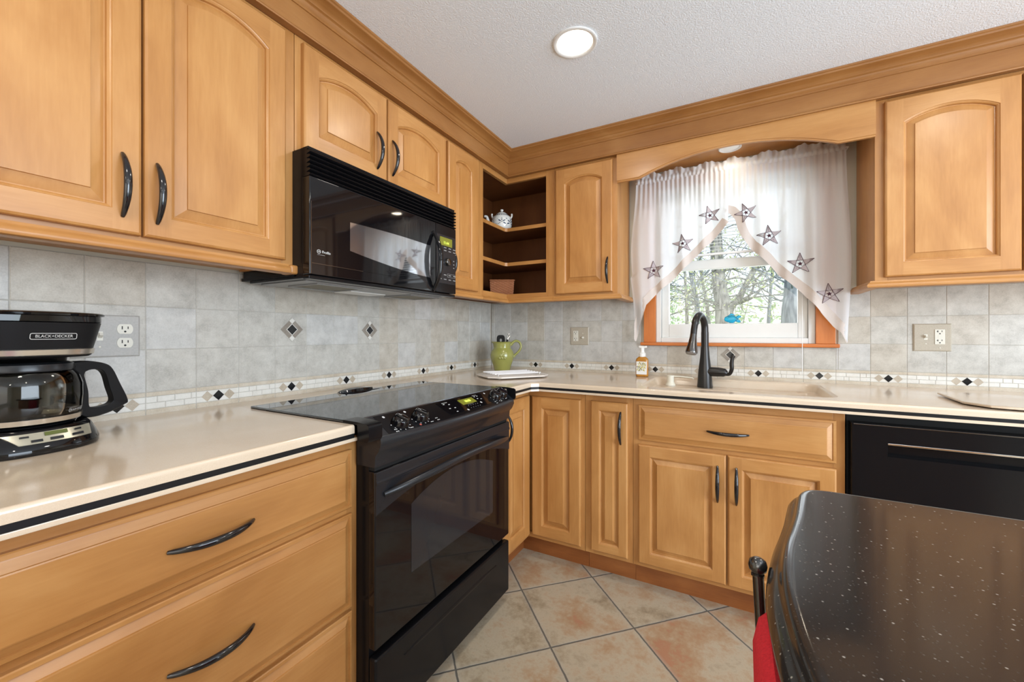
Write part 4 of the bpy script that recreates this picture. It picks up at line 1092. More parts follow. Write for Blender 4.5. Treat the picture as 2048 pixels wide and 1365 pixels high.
loft(bm, [[(x, -MF - 0.001, z) for x, z in pts], [(x, -MF - 0.0022, z) for x, z in pts]]); obj('door_window', bm, 'mw_window', md, smooth=0, label='grey mirror-like microwave window')
bm = BM()
for a, b, z0, z1 in ((gx0 - 0.0005, gx0 + 0.0015, MZ0 + 0.012, 1.566), (gx0, gx0 + 0.20, ga - 0.001, ga + 0.0007)):
    box(bm, a, b, -MF - 0.0022, -MF, z0, z1)
obj('edge_trim', bm, 'dark_chrome', md, smooth=0)
lg = text_bm('Profile', 0.0118, lambda u, v, w: (-1.6425 + u, -MF - 0.0024 - w, 1.4135 + v), align='LEFT')
bg_ = BM(); lathe(bg_, [(0.0066, -MF - 0.0018), (0.0066, -MF - 0.0026), (0.0056, -MF - 0.0026), (0.0056, -MF - 0.0018)], (-1.6535, 0, 1.4135), 24, axis='y')
join_bm(lg, bg_)
join_bm(lg, text_bm('GE', 0.0074, lambda u, v, w: (-1.6535 + u, -MF - 0.0024 - w, 1.4135 + v)))
q = BM(); box(q, -1.659, -1.632, -MF - 0.0024, -MF - 0.0016, 1.4035, 1.4040); join_bm(lg, q)
obj('maker_mark', lg, 'print', md, smooth=0)
bm = BM(); pts = []; rs = []
for i in range(31):
    t = i / 30 * 2 - 1
    pts.append((-1.098, -(MF + 0.002 + 0.040 * (1 - abs(t) ** 2.4)), 1.472 + 0.122 * t)); rs.append(0.0075 + 0.0035 * (1 - t * t))
tube(bm, pts, rs, 14, up=(1, 0, 0), flat=0.9)
for zz in (1.350, 1.594): tube(bm, [(-1.098, -MF + 0.002, zz), (-1.098, -MF - 0.007, zz)], [0.011, 0.008], 14)
obj('handle', bm, 'black_gloss', md, smooth=60)
# control panel
bm = BM(); box(bm, DX + 0.0015, MX1, -MF + 0.001, -0.346, MZ0 + 0.011, gz0 - 0.0008, 0, 0.003); pc = obj('control_panel', bm, 'black_enamel', m)
bm = BM(); box(bm, DX + 0.006, MX1 - 0.004, -MF - 0.0008, -MF + 0.002, 1.382, 1.600, 0, 0.001); obj('keypad', bm, 'black_satin', pc, smooth=0)
bm = BM(); box(bm, DX + 0.028, MX1 - 0.032, -MF - 0.0016, -MF, 1.553, 1.590); dsp = obj('display', bm, 'lcd', pc, smooth=0)
obj('clock_digits', text_bm('11:44', 0.018, lambda u, v, w: (-1.010 + u, -MF - 0.0018 - w, 1.566 + v)), 'lcd_digit', dsp, smooth=0)
bm = BM()
for j, z in enumerate((1.543, 1.530, 1.420, 1.400)):
    for i in range(4):
        x = DX + 0.022 + i * 0.034; box(bm, x, x + 0.018, -MF - 0.0015, -MF, z, z + 0.0035)
for i in range(3): box(bm, MX1 - 0.022, MX1 - 0.016, -MF - 0.0015, -MF, 1.49 - i * 0.016, 1.494 - i * 0.016)
rx0, rx1, rz0, rz1 = -1.000, MX1 - 0.010, 1.413, 1.428
for a, b, c_, d_ in ((rx0, rx1, rz0, rz0 + 0.001), (rx0, rx1, rz1, rz1 + 0.001), (rx0, rx0 + 0.001, rz0, rz1), (rx1, rx1 + 0.001, rz0, rz1)):
    box(bm, a, b, -MF - 0.0014, -MF, c_, d_)
obj('key_prints', bm, 'print_dim', pc, smooth=0)
bm = BM(); lathe(bm, [(0, MF + 0.014), (0.013, MF + 0.014), (0.0165, MF + 0.011), (0.018, MF)], (-1.0, 0, 1.482), 24, axis='y')
for vtx in bm.verts: vtx.co.y = -vtx.co.y
obj('dial', bm, 'dark_chrome', pc, smooth=50, label='shiny round selector dial')
# underside
bm = BM()
box(bm, MX0 + 0.003, MX1 - 0.003, -0.345, -0.05, 1.329, 1.3425, 0, 0.002)
box(bm, MX0 + 0.001, MX1 - 0.001, -MF + 0.004, -0.345, 1.326, 1.3385, 0, 0.003)
bt = obj('bottom_plate', bm, 'black_enamel', m)
bm = BM(); box(bm, MX0 + 0.03, MX1 - 0.03, -0.32, -0.07, 1.3255, 1.3295, 0, 0.001); obj('bottom_panel', bm, 'grey_metal', bt)
for a in (-1.60, -1.15):
    bm = BM(); rectframe(bm, a, a + 0.19, 0, 0.16, 0.008, 0, 0.004, bev=0)
    for vtx in bm.verts: x, y, z = vtx.co; vtx.co = (x, -0.30 + z, 1.3215 + y)
    fl = obj('filter_frame', bm, 'grey_metal', bt, smooth=0)
    bm = BM(); box(bm, a + 0.009, a + 0.181, -0.291, -0.149, 1.3235, 1.3256); obj('grease_filter', bm, 'mesh_filter', fl if False else bt, smooth=0)
bm = BM(); box(bm, -1.38, -1.20, -0.20, -0.10, 1.3225, 1.3256, 0, 0.001); obj('lamp_cover', bm, 'white_plastic', bt)
bm = BM(); box(bm, MX0 - 0.004, MX0 + 0.05, -0.30, -0.012, 1.338, 1.348); obj('mounting_flange', bm, 'black_matte', m, smooth=0)

# ------------------------------------------------------------------ recessed lamps
def can_fixture(x, y, label, z=CEIL, R=0.083, r=0.066, lens='lens'):
    t = thing('recessed_light', label, 'ceiling light', (x, y, z), 'W', 'recessed ceiling lights' if lens == 'lens' else None)
    bm = BM(); lathe(bm, [(R, z - 0.0005), (R, z - 0.004), (R - 0.004, z - 0.0065), (r + 0.004, z - 0.0045), (r, z - 0.001)], (x, y, 0), 48)
    obj('trim_ring', bm, 'white_paint', t, smooth=50)
    bm = BM(); lathe(bm, [(0, z - 0.0024), (r * 0.7, z - 0.0022), (r + 0.001, z - 0.001)], (x, y, 0), 40); obj('lens', bm, lens, t, smooth=50)
    return t
c0 = can_fixture(CANS[0][0], CANS[0][1], 'round recessed ceiling light shining above the kitchen floor')
for (x, y), lb in zip(CANS[1:], ('above the right end of the worktop', 'in front of the coffee maker', 'above the stone island', 'at the back on the left', 'at the back on the right')):
    dup(c0, (x, y, CEIL), label='added unseen recessed ceiling light ' + lb)
can_fixture(1.508, -0.17, 'small round recessed lamp in the wooden board above the sink window', 2.0915, 0.052, 0.040, 'lens_small')

# ------------------------------------------------------------------ wall plates
def plate(label, run, u0, u1, z0, z1, mat):
    t = thing('wall_plate', label, 'outlet', ((u0 + u1) / 2, 0, (z0 + z1) / 2), run)
    bm = BM()
    lp = lambda e, y: [(u0 + e, y, z0 + e), (u1 - e, y, z0 + e), (u1 - e, y, z1 - e), (u0 + e, y, z1 - e)]
    loft(bm, [lp(0, 0.0), lp(0, -0.003), lp(0.004, -0.0062)], True, True); obj('cover', bm, mat, t, smooth=20); return t
def duplex(t, u, zc, mat='ivory', w=0.0175):
    rc = None
    for zz in (zc + 0.0195, zc - 0.0195):
        bm = BM(); pts = []
        for i in range(28):
            a = 2 * PI * i / 28; x, z = w * math.cos(a), 0.0165 * math.sin(a) * 1.15
            pts.append((u + x, zz + max(-0.0138, min(0.0138, z))))
        loft(bm, [[(x, -0.006, z) for x, z in pts], [(x, -0.0082, z) for x, z in pts]]); rc = obj('socket', bm, mat, t, smooth=0)
        bm = BM()
        box(bm, u - 0.0075, u - 0.0052, -0.0086, -0.008, zz - 0.001, zz + 0.008); box(bm, u + 0.0052, u + 0.0072, -0.0086, -0.008, zz, zz + 0.0072)
        lathe(bm, [(0, -0.0086), (0.0027, -0.0086), (0.0027, -0.008)], (u, 0, zz - 0.0072), 10, axis='y'); obj('slots', bm, 'slot', rc, smooth=0)
def gfci(t, u, zc, mat='ivory'):
    bm = BM(); box(bm, u - 0.0165, u + 0.0165, -0.0085, -0.006, zc - 0.033, zc + 0.033, 0, 0.001); g = obj('socket', bm, mat, t)
    bm = BM()
    for zz in (zc + 0.021, zc - 0.019):
        box(bm, u - 0.0078, u - 0.0055, -0.009, -0.0084, zz - 0.001, zz + 0.007); box(bm, u - 0.0105, u - 0.0055, -0.009, -0.0084, zz + 0.002, zz + 0.004); box(bm, u + 0.0055, u + 0.0075, -0.009, -0.0084, zz, zz + 0.007)
        lathe(bm, [(0, -0.009), (0.0026, -0.009), (0.0026, -0.0084)], (u, 0, zz - 0.0072), 10, axis='y')
    obj('slots', bm, 'slot', g, smooth=0)
    bm = BM(); box(bm, u - 0.006, u + 0.006, -0.0092, -0.0084, zc + 0.001, zc + 0.005); box(bm, u - 0.006, u + 0.006, -0.0092, -0.0084, zc - 0.006, zc - 0.002); obj('test_buttons', bm, mat, g)
def toggle(t, u, zc, mat='ivory'):
    bm = BM(); box(bm, u - 0.006, u + 0.006, -0.0072, -0.006, zc - 0.0125, zc + 0.0125); s = obj('switch_slot', bm, mat, t, smooth=0)
    bm = BM(); loft(bm, [[(u - 0.0042, -0.007, zc - 0.006), (u + 0.0042, -0.007, zc - 0.006), (u + 0.0042, -0.007, zc + 0.006), (u - 0.0042, -0.007, zc + 0.006)], [(u - 0.0035, -0.019, zc + 0.002), (u + 0.0035, -0.019, zc + 0.002), (u + 0.0035, -0.016, zc + 0.009), (u - 0.0035, -0.016, zc + 0.009)]]); obj('switch_toggle', bm, mat, s)
def screws(t, u, zs, mat='ivory'):
    for z in zs:
        bm = BM(); lathe(bm, [(0, -0.0078), (0.002, -0.0076), (0.003, -0.006)], (u, 0, z), 12, axis='y'); obj('screw', bm, mat, t)
p = plate('grey stone-look wall plate with a switch and two sockets behind the coffee maker', 'L', -2.103, -1.962, 1.090, 1.2075, 'plate')
duplex(p, -1.996, 1.149); toggle(p, -2.048, 1.149); screws(p, -2.048, (1.179, 1.119))
p = plate('sand-coloured wall plate with sockets and a small knob right of the green pitcher', 'B', 0.602, 0.723, 1.085, 1.198, 'plate_b')
gfci(p, 0.638, 1.142, 'ivory')
bm = BM(); lathe(bm, [(0.0075, -0.006), (0.007, -0.014), (0.005, -0.0165), (0, -0.017)], (0.685, 0, 1.132), 16, axis='y'); obj('dimmer_knob', bm, 'ivory', p)
screws(p, 0.685, (1.158,))
p = plate('sand-coloured wall plate with a switch and sockets right of the window', 'B', 2.236, 2.360, 1.078, 1.200, 'plate_b')
gfci(p, 2.322, 1.142, 'ivory'); toggle(p, 2.277, 1.141); screws(p, 2.322, (1.093,)); screws(p, 2.277, (1.111,))

# ------------------------------------------------------------------ curtains
ct = thing('curtain_rod', 'thin white curtain rod above the sink window holding the two curtain panels', 'curtain rod', (1.51, -0.06, 2.03))
bm = BM(); tube(bm, [(1.025, -0.012, 2.033), (1.025, -0.056, 2.033), (1.03, -0.06, 2.033), (1.99, -0.06, 2.033), (1.995, -0.056, 2.033), (1.995, -0.012, 2.033)], 0.0045, 10); obj('rod', bm, 'white_paint', ct)
def interp(tab, x):
    if x <= tab[0][0]: return tab[0][1]
    for (a, p_), (b, q_) in zip(tab, tab[1:]):
        if x <= b: return p_ + (q_ - p_) * (x - a) / (b - a)
    return tab[-1][1]
def foldy(x, z, ph):
    d = min(1.0, max(0.0, (2.03 - z) / 0.3)); g = max(0.0, 1 - (2.03 - z) / 0.25) if z < 2.03 else 1.0
    return -0.066 + (0.0105 * d) * (math.sin(x * 62 + ph) + 0.5 * math.sin(x * 31 + 1.7 * ph) + 0.35 * math.sin(x * 113 + ph * 2.3 + z * 2)) + g * 0.0042 * math.sin(x * 260 + ph) + 0.004 * math.sin(z * 9 + x * 8)
def curtain(label, xa, xb, hem, ph, edge, stars, lead):
    t = thing('curtain', label, 'curtain', ((xa + xb) / 2, -0.066, 2.03), 'W', None)
    nx, nz = 120, 54
    bm = BM(); g = []
    for i in range(nx + 1):
        u = i / nx; x0_ = xa + (xb - xa) * u; zb = interp(hem, x0_); col = []
        for j in range(nz + 1):
            v = j / nz; z = 2.020 + (zb - 2.020) * v
            x = x0_ + edge(x0_, z)
            col.append(bm.verts.new((x, foldy(x0_, z, ph), z)))
        g.append(col)
    for i in range(nx):
        for j in range(nz): bm.faces.new((g[i][j], g[i][j + 1], g[i + 1][j + 1], g[i + 1][j]))
    cl = obj('cloth', bm, 'cloth', t, smooth=180)
    # gathered rod pocket and ruffled heading
    bm = BM(); rows = []
    for i in range(nx * 2 + 1):
        u = i / (nx * 2); x = xa + (xb - xa) * u
        w1, w2 = 0.0035 * math.sin(x * 300 + ph), 0.010 * math.sin(x * 92 + ph) + 0.006 * math.sin(x * 210 + 2 * ph)
        top = 2.072 + 0.008 * math.sin(x * 41 + ph) + 0.005 * math.sin(x * 97)
        rows.append([(x, foldy(x, 2.019, ph), 2.018), (x, -0.069 + w1, 2.026), (x, -0.0705 + w1, 2.034), (x, -0.067 + w1 * 0.7, 2.043), (x, -0.066 + w2 * 0.6, 2.054), (x, -0.068 + w2 * 1.2, top)])
    loft(bm, rows, False, False, closed=False); obj('ruffled_heading', bm, 'cloth', t, smooth=180)
    # wide beige band along the slanting hem
    pts = []
    for i in range(nx + 1):
        x = xa + (xb - xa) * i / nx; pts.append(Vector((x + edge(x, interp(hem, x)), 0, interp(hem, x))))
    xlo, xhi = min(q_.x for q_ in pts) - 0.002, max(q_.x for q_ in pts) + 0.002
    if lead: pts = lead + pts if lead[0].x < pts[0].x else pts + lead
    bm = BM(); rows = []
    for i, p_ in enumerate(pts):
        tg = (pts[min(i + 2, len(pts) - 1)] - pts[max(i - 2, 0)]).normalized(); nn = Vector((-tg.z, 0, tg.x))
        if nn.z < 0: nn = -nn
        row = []
        for k in (-0.004, 0.0, 0.014, 0.028, 0.036):
            q_ = p_ + nn * k; q_.x = min(max(q_.x, xlo), xhi); row.append((q_.x, foldy(q_.x, q_.z, ph) - 0.0022, q_.z))
        rows.append(row)
    loft(bm, rows, False, False, closed=False); obj('hem_band', bm, 'hem', t, smooth=180, label='beige band sewn along the slanting edge')
    for (sx_, sz_, R, rot) in stars:
        bm = BM(); P = []
        for k in range(5):
            a = rot + PI / 2 + 2 * PI * k / 5; P.append((math.cos(a) * R * 1.0, math.sin(a) * R * 0.95))
        inn = []
        for k in range(5):
            a = rot + PI / 2 + PI / 5 + 2 * PI * k / 5; inn.append((math.cos(a) * R * 0.385, math.sin(a) * R * 0.385))
        f3 = lambda u, v, d=0.0: (sx_ + u, foldy(sx_ + u, sz_ + v, ph) - 0.0035 - d, sz_ + v)
        def strip(p0, p1, wd, mi=0):
            m_ = 6; d_ = Vector((p1[0] - p0[0], p1[1] - p0[1])); L_ = d_.length; d_ /= L_; nv = Vector((-d_.y, d_.x)) * wd / 2
            rr = []
            for k in range(m_ + 1):
                c_ = Vector(p0) + d_ * L_ * k / m_
                rr.append([f3(c_.x - nv.x, c_.y - nv.y, 0.0008), f3(c_.x + nv.x, c_.y + nv.y, 0.0008)])
            loft(bm, rr, False, False, mi, closed=False)
        for k in range(5):
            ngon(bm, [f3(*inn[k - 1]), f3(*P[k]), f3(*inn[k])], 1)
            strip(inn[k - 1], P[k], 0.0023); strip(P[k], inn[k], 0.0023); strip(inn[k - 1], inn[k], 0.0019)
            strip((P[k][0] * 0.42, P[k][1] * 0.42), (P[k][0] * 0.8, P[k][1] * 0.8), 0.0012)
        st = []
        for k in range(5):
            a = rot + PI / 2 + 2 * PI * k / 5; st.append((math.cos(a) * R * 0.22, math.sin(a) * R * 0.22)); a += PI / 5; st.append((math.cos(a) * R * 0.10, math.sin(a) * R * 0.10))
        ngon(bm, [f3(u, v, 0.0004) for u, v in st])
        for k in range(5): strip((st[2 * k][0], st[2 * k][1]), inn[k - 1 - 2 if False else k], 0.0010)
        obj('embroidered_star', bm, ['embroid', 'embroid_fill'], t, smooth=0)
    return t
hemL = [(1.034, 1.115), (1.055, 1.20), (1.072, 1.27), (1.085, 1.325), (1.131, 1.378), (1.225, 1.458), (1.315, 1.548), (1.413, 1.647), (1.47, 1.708), (1.500, 1.745)]
hemR = [(1.486, 1.80), (1.510, 1.790), (1.535, 1.755), (1.548, 1.70), (1.562, 1.665), (1.599, 1.605), (1.664, 1.531), (1.728, 1.45), (1.775, 1.405), (1.81, 1.371), (1.889, 1.271), (1.94, 1.19), (1.965, 1.163), (1.985, 1.115), (1.995, 1.13)]
curtain('left white curtain panel with three embroidered stars hanging at the sink window', 1.030, 1.500, hemL, 0.7,
        lambda x, z: -0.035 * max(0, (1.10 - x) / 0.07) * math.exp(-((z - 1.62) / 0.26) ** 2) - 0.012 * max(0, (1.09 - x) / 0.06) * (1 if z < 1.5 else 0),
        [(1.413, 1.792, 0.054, 0.24), (1.279, 1.651, 0.056, 0.12), (1.126, 1.516, 0.057, 0.06)], None)
curtain('right white curtain panel with four embroidered stars hanging at the sink window', 1.486, 1.985, hemR, 2.1,
        lambda x, z: 0.020 * max(0, (x - 1.90) / 0.085) * math.exp(-((z - 1.50) / 0.35) ** 2),
        [(1.581, 1.779, 0.054, 0.34), (1.681, 1.648, 0.056, 0.12), (1.810, 1.499, 0.056, 0.02), (1.925, 1.346, 0.054, 0.10)], None)

# ------------------------------------------------------------------ objects on the worktops
# green pitcher with utensils
jx, jy = 0.215, -0.215
j = thing('pitcher', 'green glazed ceramic pitcher holding utensils in the corner of the worktop', 'pitcher', (jx, jy, CT))
bm = BM(); lathe(bm, [(0, 0.9145), (0.044, 0.9145), (0.050, 0.918), (0.053, 0.932), (0.058, 0.952), (0.069, 0.980), (0.0755, 1.005), (0.076, 1.022), (0.072, 1.040), (0.062, 1.056), (0.0555, 1.064), (0.0545, 1.068), (0.0555, 1.071), (0.0555, 1.092), (0.060, 1.101), (0.0625, 1.104), (0.060, 1.105), (0.0525, 1.098), (0.051, 1.07), (0.066, 1.03), (0.066, 0.99), (0.045, 0.925), (0, 0.922)], (jx, jy, 0), 40)
for vtx in bm.verts:      # pulled spout towards the left
    if vtx.co.z > 1.085:
        d_ = (vtx.co - Vector((jx, jy, vtx.co.z))); a = math.atan2(d_.y, d_.x) - math.radians(209)
        a = math.atan2(math.sin(a), math.cos(a)); k = math.exp(-(a / 0.35) ** 2) * (vtx.co.z - 1.085) / 0.02
        vtx.co += d_.normalized() * 0.012 * k
obj('body', bm, 'green_glaze', j, smooth=60)
hd = Vector((math.cos(math.radians(29)), math.sin(math.radians(29)), 0))
bs = Vector((jx, jy, 0))
bm = BM(); pts = smooth_path([bs + hd * 0.053 + Vector((0, 0, 1.083)), bs + hd * 0.080 + Vector((0, 0, 1.108)), bs + hd * 0.108 + Vector((0, 0, 1.104)), bs + hd * 0.121 + Vector((0, 0, 1.075)), bs + hd * 0.108 + Vector((0, 0, 1.045)), bs + hd * 0.085 + Vector((0, 0, 1.022)), bs + hd * 0.071 + Vector((0, 0, 1.008))], 6)
tube(bm, pts, [0.0075 + 0.003 * abs(i / (len(pts) - 1) * 2 - 1) ** 3 for i in range(len(pts))], 12, flat=1.3); obj('handle', bm, 'green_glaze', j, smooth=60)
ng = Vector((0.5, -0.866, 0)); sg = Vector((0.866, 0.5, 0))
bm = BM()
for du_, dz_ in ((0, 0.022), (-0.008, 0.008), (0.008, 0.008), (-0.016, -0.007), (0, -0.007), (0.016, -0.007)):
    o = bs + ng * (0.0745 if dz_ < 0.02 else 0.071) + sg * du_ + Vector((0, 0, 1.010 + dz_))
    bmesh.ops.create_icosphere(bm, subdivisions=2, radius=0.0085, matrix=Matrix.Translation(o) @ Matrix.Scale(0.55, 4, ng))
obj('raised_emblem', bm, 'green_glaze', j, smooth=60)
u = thing('spatula', 'black slotted spatula standing in the green pitcher', 'utensil', (jx, jy, 0.93))
bm = BM(); tube(bm, [(jx - 0.01, jy - 0.01, 0.925), (jx - 0.006, jy - 0.004, 1.085)], 0.005, 8); obj('handle', bm, 'black_matte', u)
bm = BM(); pts = []
for i in range(28):
    a = 2 * PI * i / 28; ca, sa = math.cos(a), math.sin(a)
    pts.append((0.0265 * math.copysign(abs(ca) ** 0.55, ca), 0.034 * math.copysign(abs(sa) ** 0.6, sa)))
sv = Vector((0.878, 0.48, 0)); o = Vector((jx - 0.007, jy - 0.006, 1.114))
inner = [(0.007 * math.cos(2 * PI * i / 28), 0.011 * math.sin(2 * PI * i / 28)) for i in range(28)]
fv = Vector((0.48, -0.878, 0))
def PV(uv, w): return o + sv * uv[0] + Vector((0, 0, uv[1])) + fv * w
loft(bm, [[PV(q_, 0.002) for q_ in inner], [PV(q_, 0.003) for q_ in pts], [PV(q_, -0.003) for q_ in pts], [PV(q_, -0.002) for q_ in inner], [PV(q_, 0.002) for q_ in inner]], False, False)
obj('blade', bm, 'black_matte', u)
u = thing('ladle', 'steel-handled utensil with a hanging loop standing in the green pitcher', 'utensil', (jx + 0.03, jy + 0.01, 0.93))
bm = BM(); tube(bm, [(jx + 0.012, jy, 0.925), (jx + 0.028, jy + 0.016, 1.10), (jx + 0.034, jy + 0.020, 1.132)], [0.004, 0.0045, 0.003], 8); obj('handle', bm, 'chrome', u)
bm = BM(); cc_ = Vector((jx + 0.036, jy + 0.021, 1.143)); tube(bm, [cc_ + sv * 0.007 * math.cos(2 * PI * i / 16) + Vector((0, 0, 0.011 * math.sin(2 * PI * i / 16))) for i in range(17)], 0.0016, 6, cap=False); obj('loop', bm, 'chrome', u)
u = thing('whisk', 'short black-handled utensil leaning in the green pitcher', 'utensil', (jx + 0.03, jy - 0.01, 0.93))
bm = BM(); tube(bm, [(jx + 0.008, jy - 0.012, 0.925), (jx + 0.036, jy + 0.004, 1.12)], [0.0045, 0.006], 8); obj('handle', bm, 'black_matte', u)

# white board with a wire rack lying on it
a_ = Vector((0.588, 0.809, 0)); b_ = Vector((-0.809, 0.588, 0)); cb = Vector((0.425, -0.462, 0))
def slab_poly(bm, pts, z0, z1, e=0.003, mi=0):
    n_ = len(pts); c_ = sum(pts, Vector()) / n_
    ins = [p_ + (c_ - p_).normalized() * e for p_ in pts]
    loft(bm, [[(p_.x, p_.y, z0) for p_ in ins], [(p_.x, p_.y, z0 + e * 0.6) for p_ in pts], [(p_.x, p_.y, z1 - e * 0.6) for p_ in pts], [(p_.x, p_.y, z1) for p_ in ins]], True, True, mi)
t = thing('cutting_board', 'white board with clipped corners lying by the inner corner of the worktop', 'board', (cb.x, cb.y, CT))
hw, hl, chf = 0.140, 0.185, 0.055
pts = [cb + a_ * u_ + b_ * v_ for u_, v_ in ((-hl + chf, -hw), (hl - chf, -hw), (hl, -hw + chf), (hl, hw - chf), (hl - chf, hw), (-hl + chf, hw), (-hl, hw - chf), (-hl, -hw + chf))]
bm = BM(); slab_poly(bm, pts, CT + 0.005, CT + 0.015); obj('panel', bm, 'board', t)
for u_, v_ in ((-0.12, -0.09), (0.12, -0.09), (0.12, 0.09), (-0.12, 0.09)):
    q_ = cb + a_ * u_ + b_ * v_; bm = BM(); lathe(bm, [(0, CT + 0.0003), (0.009, CT + 0.0003), (0.009, CT + 0.0055)], (q_.x, q_.y, 0), 14); obj('foot', bm, 'white_plastic', t)
t = thing('wire_rack', 'white coated wire rack lying on the white board', 'rack', (cb.x, cb.y, CT + 0.015))
bm = BM(); zr = CT + 0.0245
for k in range(6):
    v_ = -0.085 + k * 0.034
    tube(bm, [cb + a_ * -0.145 + b_ * v_ + Vector((0, 0, zr)), cb + a_ * 0.135 + b_ * v_ + Vector((0, 0, zr))], 0.0030, 8)
for u_ in (-0.13, 0.12):
    tube(bm, [cb + a_ * u_ + b_ * -0.10 + Vector((0, 0, CT + 0.0165)), cb + a_ * u_ + b_ * -0.10 + Vector((0, 0, zr)), cb + a_ * u_ + b_ * 0.10 + Vector((0, 0, zr)), cb + a_ * u_ + b_ * 0.10 + Vector((0, 0, CT + 0.0165))], 0.0018, 6)
obj('wires', bm, 'rack', t, smooth=60)
# cream board at the right end
t = thing('cutting_board', 'cream board with clipped corners lying on the worktop above the dishwasher', 'board', (2.42, -0.43, CT))
pts = [Vector(p_ + (0,)) for p_ in ((2.245, -0.612), (2.300, -0.628), (2.62, -0.628), (2.665, -0.60), (2.69, -0.30), (2.64, -0.262), (2.262, -0.262), (2.224, -0.29), (2.206, -0.545))]
bm = BM(); slab_poly(bm, pts, CT + 0.004, CT + 0.0125); obj('panel', bm, 'counter', t)
for x, y in ((2.30, -0.56), (2.60, -0.56), (2.60, -0.33), (2.30, -0.33)):
    bm = BM(); lathe(bm, [(0, CT + 0.0003), (0.009, CT + 0.0003), (0.009, CT + 0.0045)], (x, y, 0), 14); obj('foot', bm, 'white_plastic', t)

# hand soap
sxp, syp = 1.072, -0.118
t = thing('soap_bottle', 'amber hand-soap bottle with white pump and flowered label on the worktop', 'soap dispenser', (sxp, syp, CT))
def rr_loop(cx_, cy_, hx, hy_, r_, z, k=4):
    return [(x, y, z) for x, y in rrect(cx_ - hx, cx_ + hx, cy_ - hy_, cy_ + hy_, r_, k)]
bm = BM(); loft(bm, [rr_loop(sxp, syp, hx, hy_, rr_, z) for hx, hy_, rr_, z in ((0.030, 0.018, 0.010, CT + 0.0005), (0.034, 0.021, 0.012, CT + 0.004), (0.034, 0.021, 0.012, CT + 0.092), (0.031, 0.019, 0.013, CT + 0.102), (0.022, 0.017, 0.014, CT + 0.110), (0.017, 0.017, 0.0165, CT + 0.114))])
obj('bottle', bm, 'amber', t, smooth=40)
bm = BM(); box(bm, sxp - 0.028, sxp + 0.028, syp - 0.0222, syp - 0.0209, CT + 0.014, CT + 0.086); lb = obj('label_sticker', bm, 'white_paint', t, smooth=0)
bm = BM(); rl = random.Random(5)
for k in range(150):
    x, z = sxp + rl.uniform(-0.024, 0.024), CT + rl.uniform(0.034, 0.082); a = rl.uniform(0, PI); s1_, s2_ = rl.uniform(0.002, 0.005), rl.uniform(0.001, 0.002)
    y = syp - 0.0223 - 0.000004 * k
    ngon(bm, [(x + s1_ * math.cos(a), y, z + s1_ * math.sin(a)), (x - s2_ * math.sin(a), y, z + s2_ * math.cos(a)), (x - s1_ * math.cos(a), y, z - s1_ * math.sin(a)), (x + s2_ * math.sin(a), y, z - s2_ * math.cos(a))], rl.choice((0, 0, 1, 2)))
M['flower_y'] = plain('flower_yellow', (0.66, 0.55, 0.08, 1), 0.5); M['flower_g'] = plain('flower_green', (0.20, 0.22, 0.06, 1), 0.5); M['flower_d'] = plain('flower_dark', (0.06, 0.05, 0.04, 1), 0.5)
obj('flower_print', bm, ['flower_y', 'flower_g', 'flower_d'], lb, smooth=0)
bm = BM(); lathe(bm, [(0, CT + 0.112), (0.018, CT + 0.112), (0.019, CT + 0.116), (0.019, CT + 0.132), (0.012, CT + 0.137), (0.0105, CT + 0.150), (0.012, CT + 0.156), (0.0125, CT + 0.166), (0.010, CT + 0.171), (0, CT + 0.172)], (sxp, syp, 0), 24)
pp = obj('pump', bm, 'white_plastic', t, smooth=45)
bm = BM(); loft(bm, [rr_loop(sxp + d_, syp - 0.002, hx, 0.010, 0.006, z) for d_, hx, z in ((0.004, 0.020, CT + 0.163), (0.004, 0.023, CT + 0.166), (0.004, 0.022, CT + 0.1735))]); obj('pump_head', bm, 'white_plastic', pp, smooth=45)
# built-in lotion dispenser with a long thin spout
dx_, dy_ = 1.222, -0.122
t = thing('soap_dispenser', 'almond built-in soap dispenser with a long thin spout left of the faucet', 'soap dispenser', (dx_, dy_, 0.874))
bm = BM(); lathe(bm, [(0, 0.8745), (0.026, 0.8745), (0.026, 0.878), (0.021, 0.888), (0.0185, 0.893), (0.0185, 0.926), (0.017, 0.929), (0, 0.930)], (dx_, dy_, 0), 26); ds = obj('collar', bm, 'almond', t, smooth=35)
bm = BM(); tube(bm, [(dx_ + 0.012, dy_, 0.924), (dx_ + 0.05, dy_ - 0.004, 0.925), (dx_ + 0.112, dy_ - 0.01, 0.921), (dx_ + 0.116, dy_ - 0.010, 0.914)], [0.0045, 0.004, 0.0032, 0.003], 8); obj('spout', bm, 'almond', ds, smooth=60)

# faucet
fx, fy = 1.392, -0.122
t = thing('faucet', 'dark bronze pull-down kitchen faucet with side lever behind the sink', 'faucet', (fx, fy, 0.874))
bm = BM(); lathe(bm, [(0, 0.8745), (0.0375, 0.8745), (0.038, 0.880), (0.036, 0.895), (0.034, 0.930), (0.0315, 0.965), (0.027, 1.000), (0.023, 1.035), (0.0205, 1.070), (0.0195, 1.085), (0, 1.086)], (fx, fy, 0), 32); fb = obj('body', bm, 'faucet', t, smooth=50)
sd = Vector((-0.30, -0.954, 0)).normalized()
def fpt(h, z): return Vector((fx, fy, z)) + sd * h
pts = smooth_path([fpt(0, 1.08), fpt(0, 1.16), fpt(0.006, 1.205), fpt(0.035, 1.243), fpt(0.075, 1.252), fpt(0.112, 1.230), fpt(0.134, 1.190), fpt(0.146, 1.150)], 7)
bm = BM(); tube(bm, pts, [0.0185] * 8 + [0.0175] * (len(pts) - 18) + [0.0155] * 10, 16); obj('gooseneck', bm, 'faucet', t, smooth=60)
bm = BM(); h0, h1 = fpt(0.145, 1.153), fpt(0.172, 1.060)
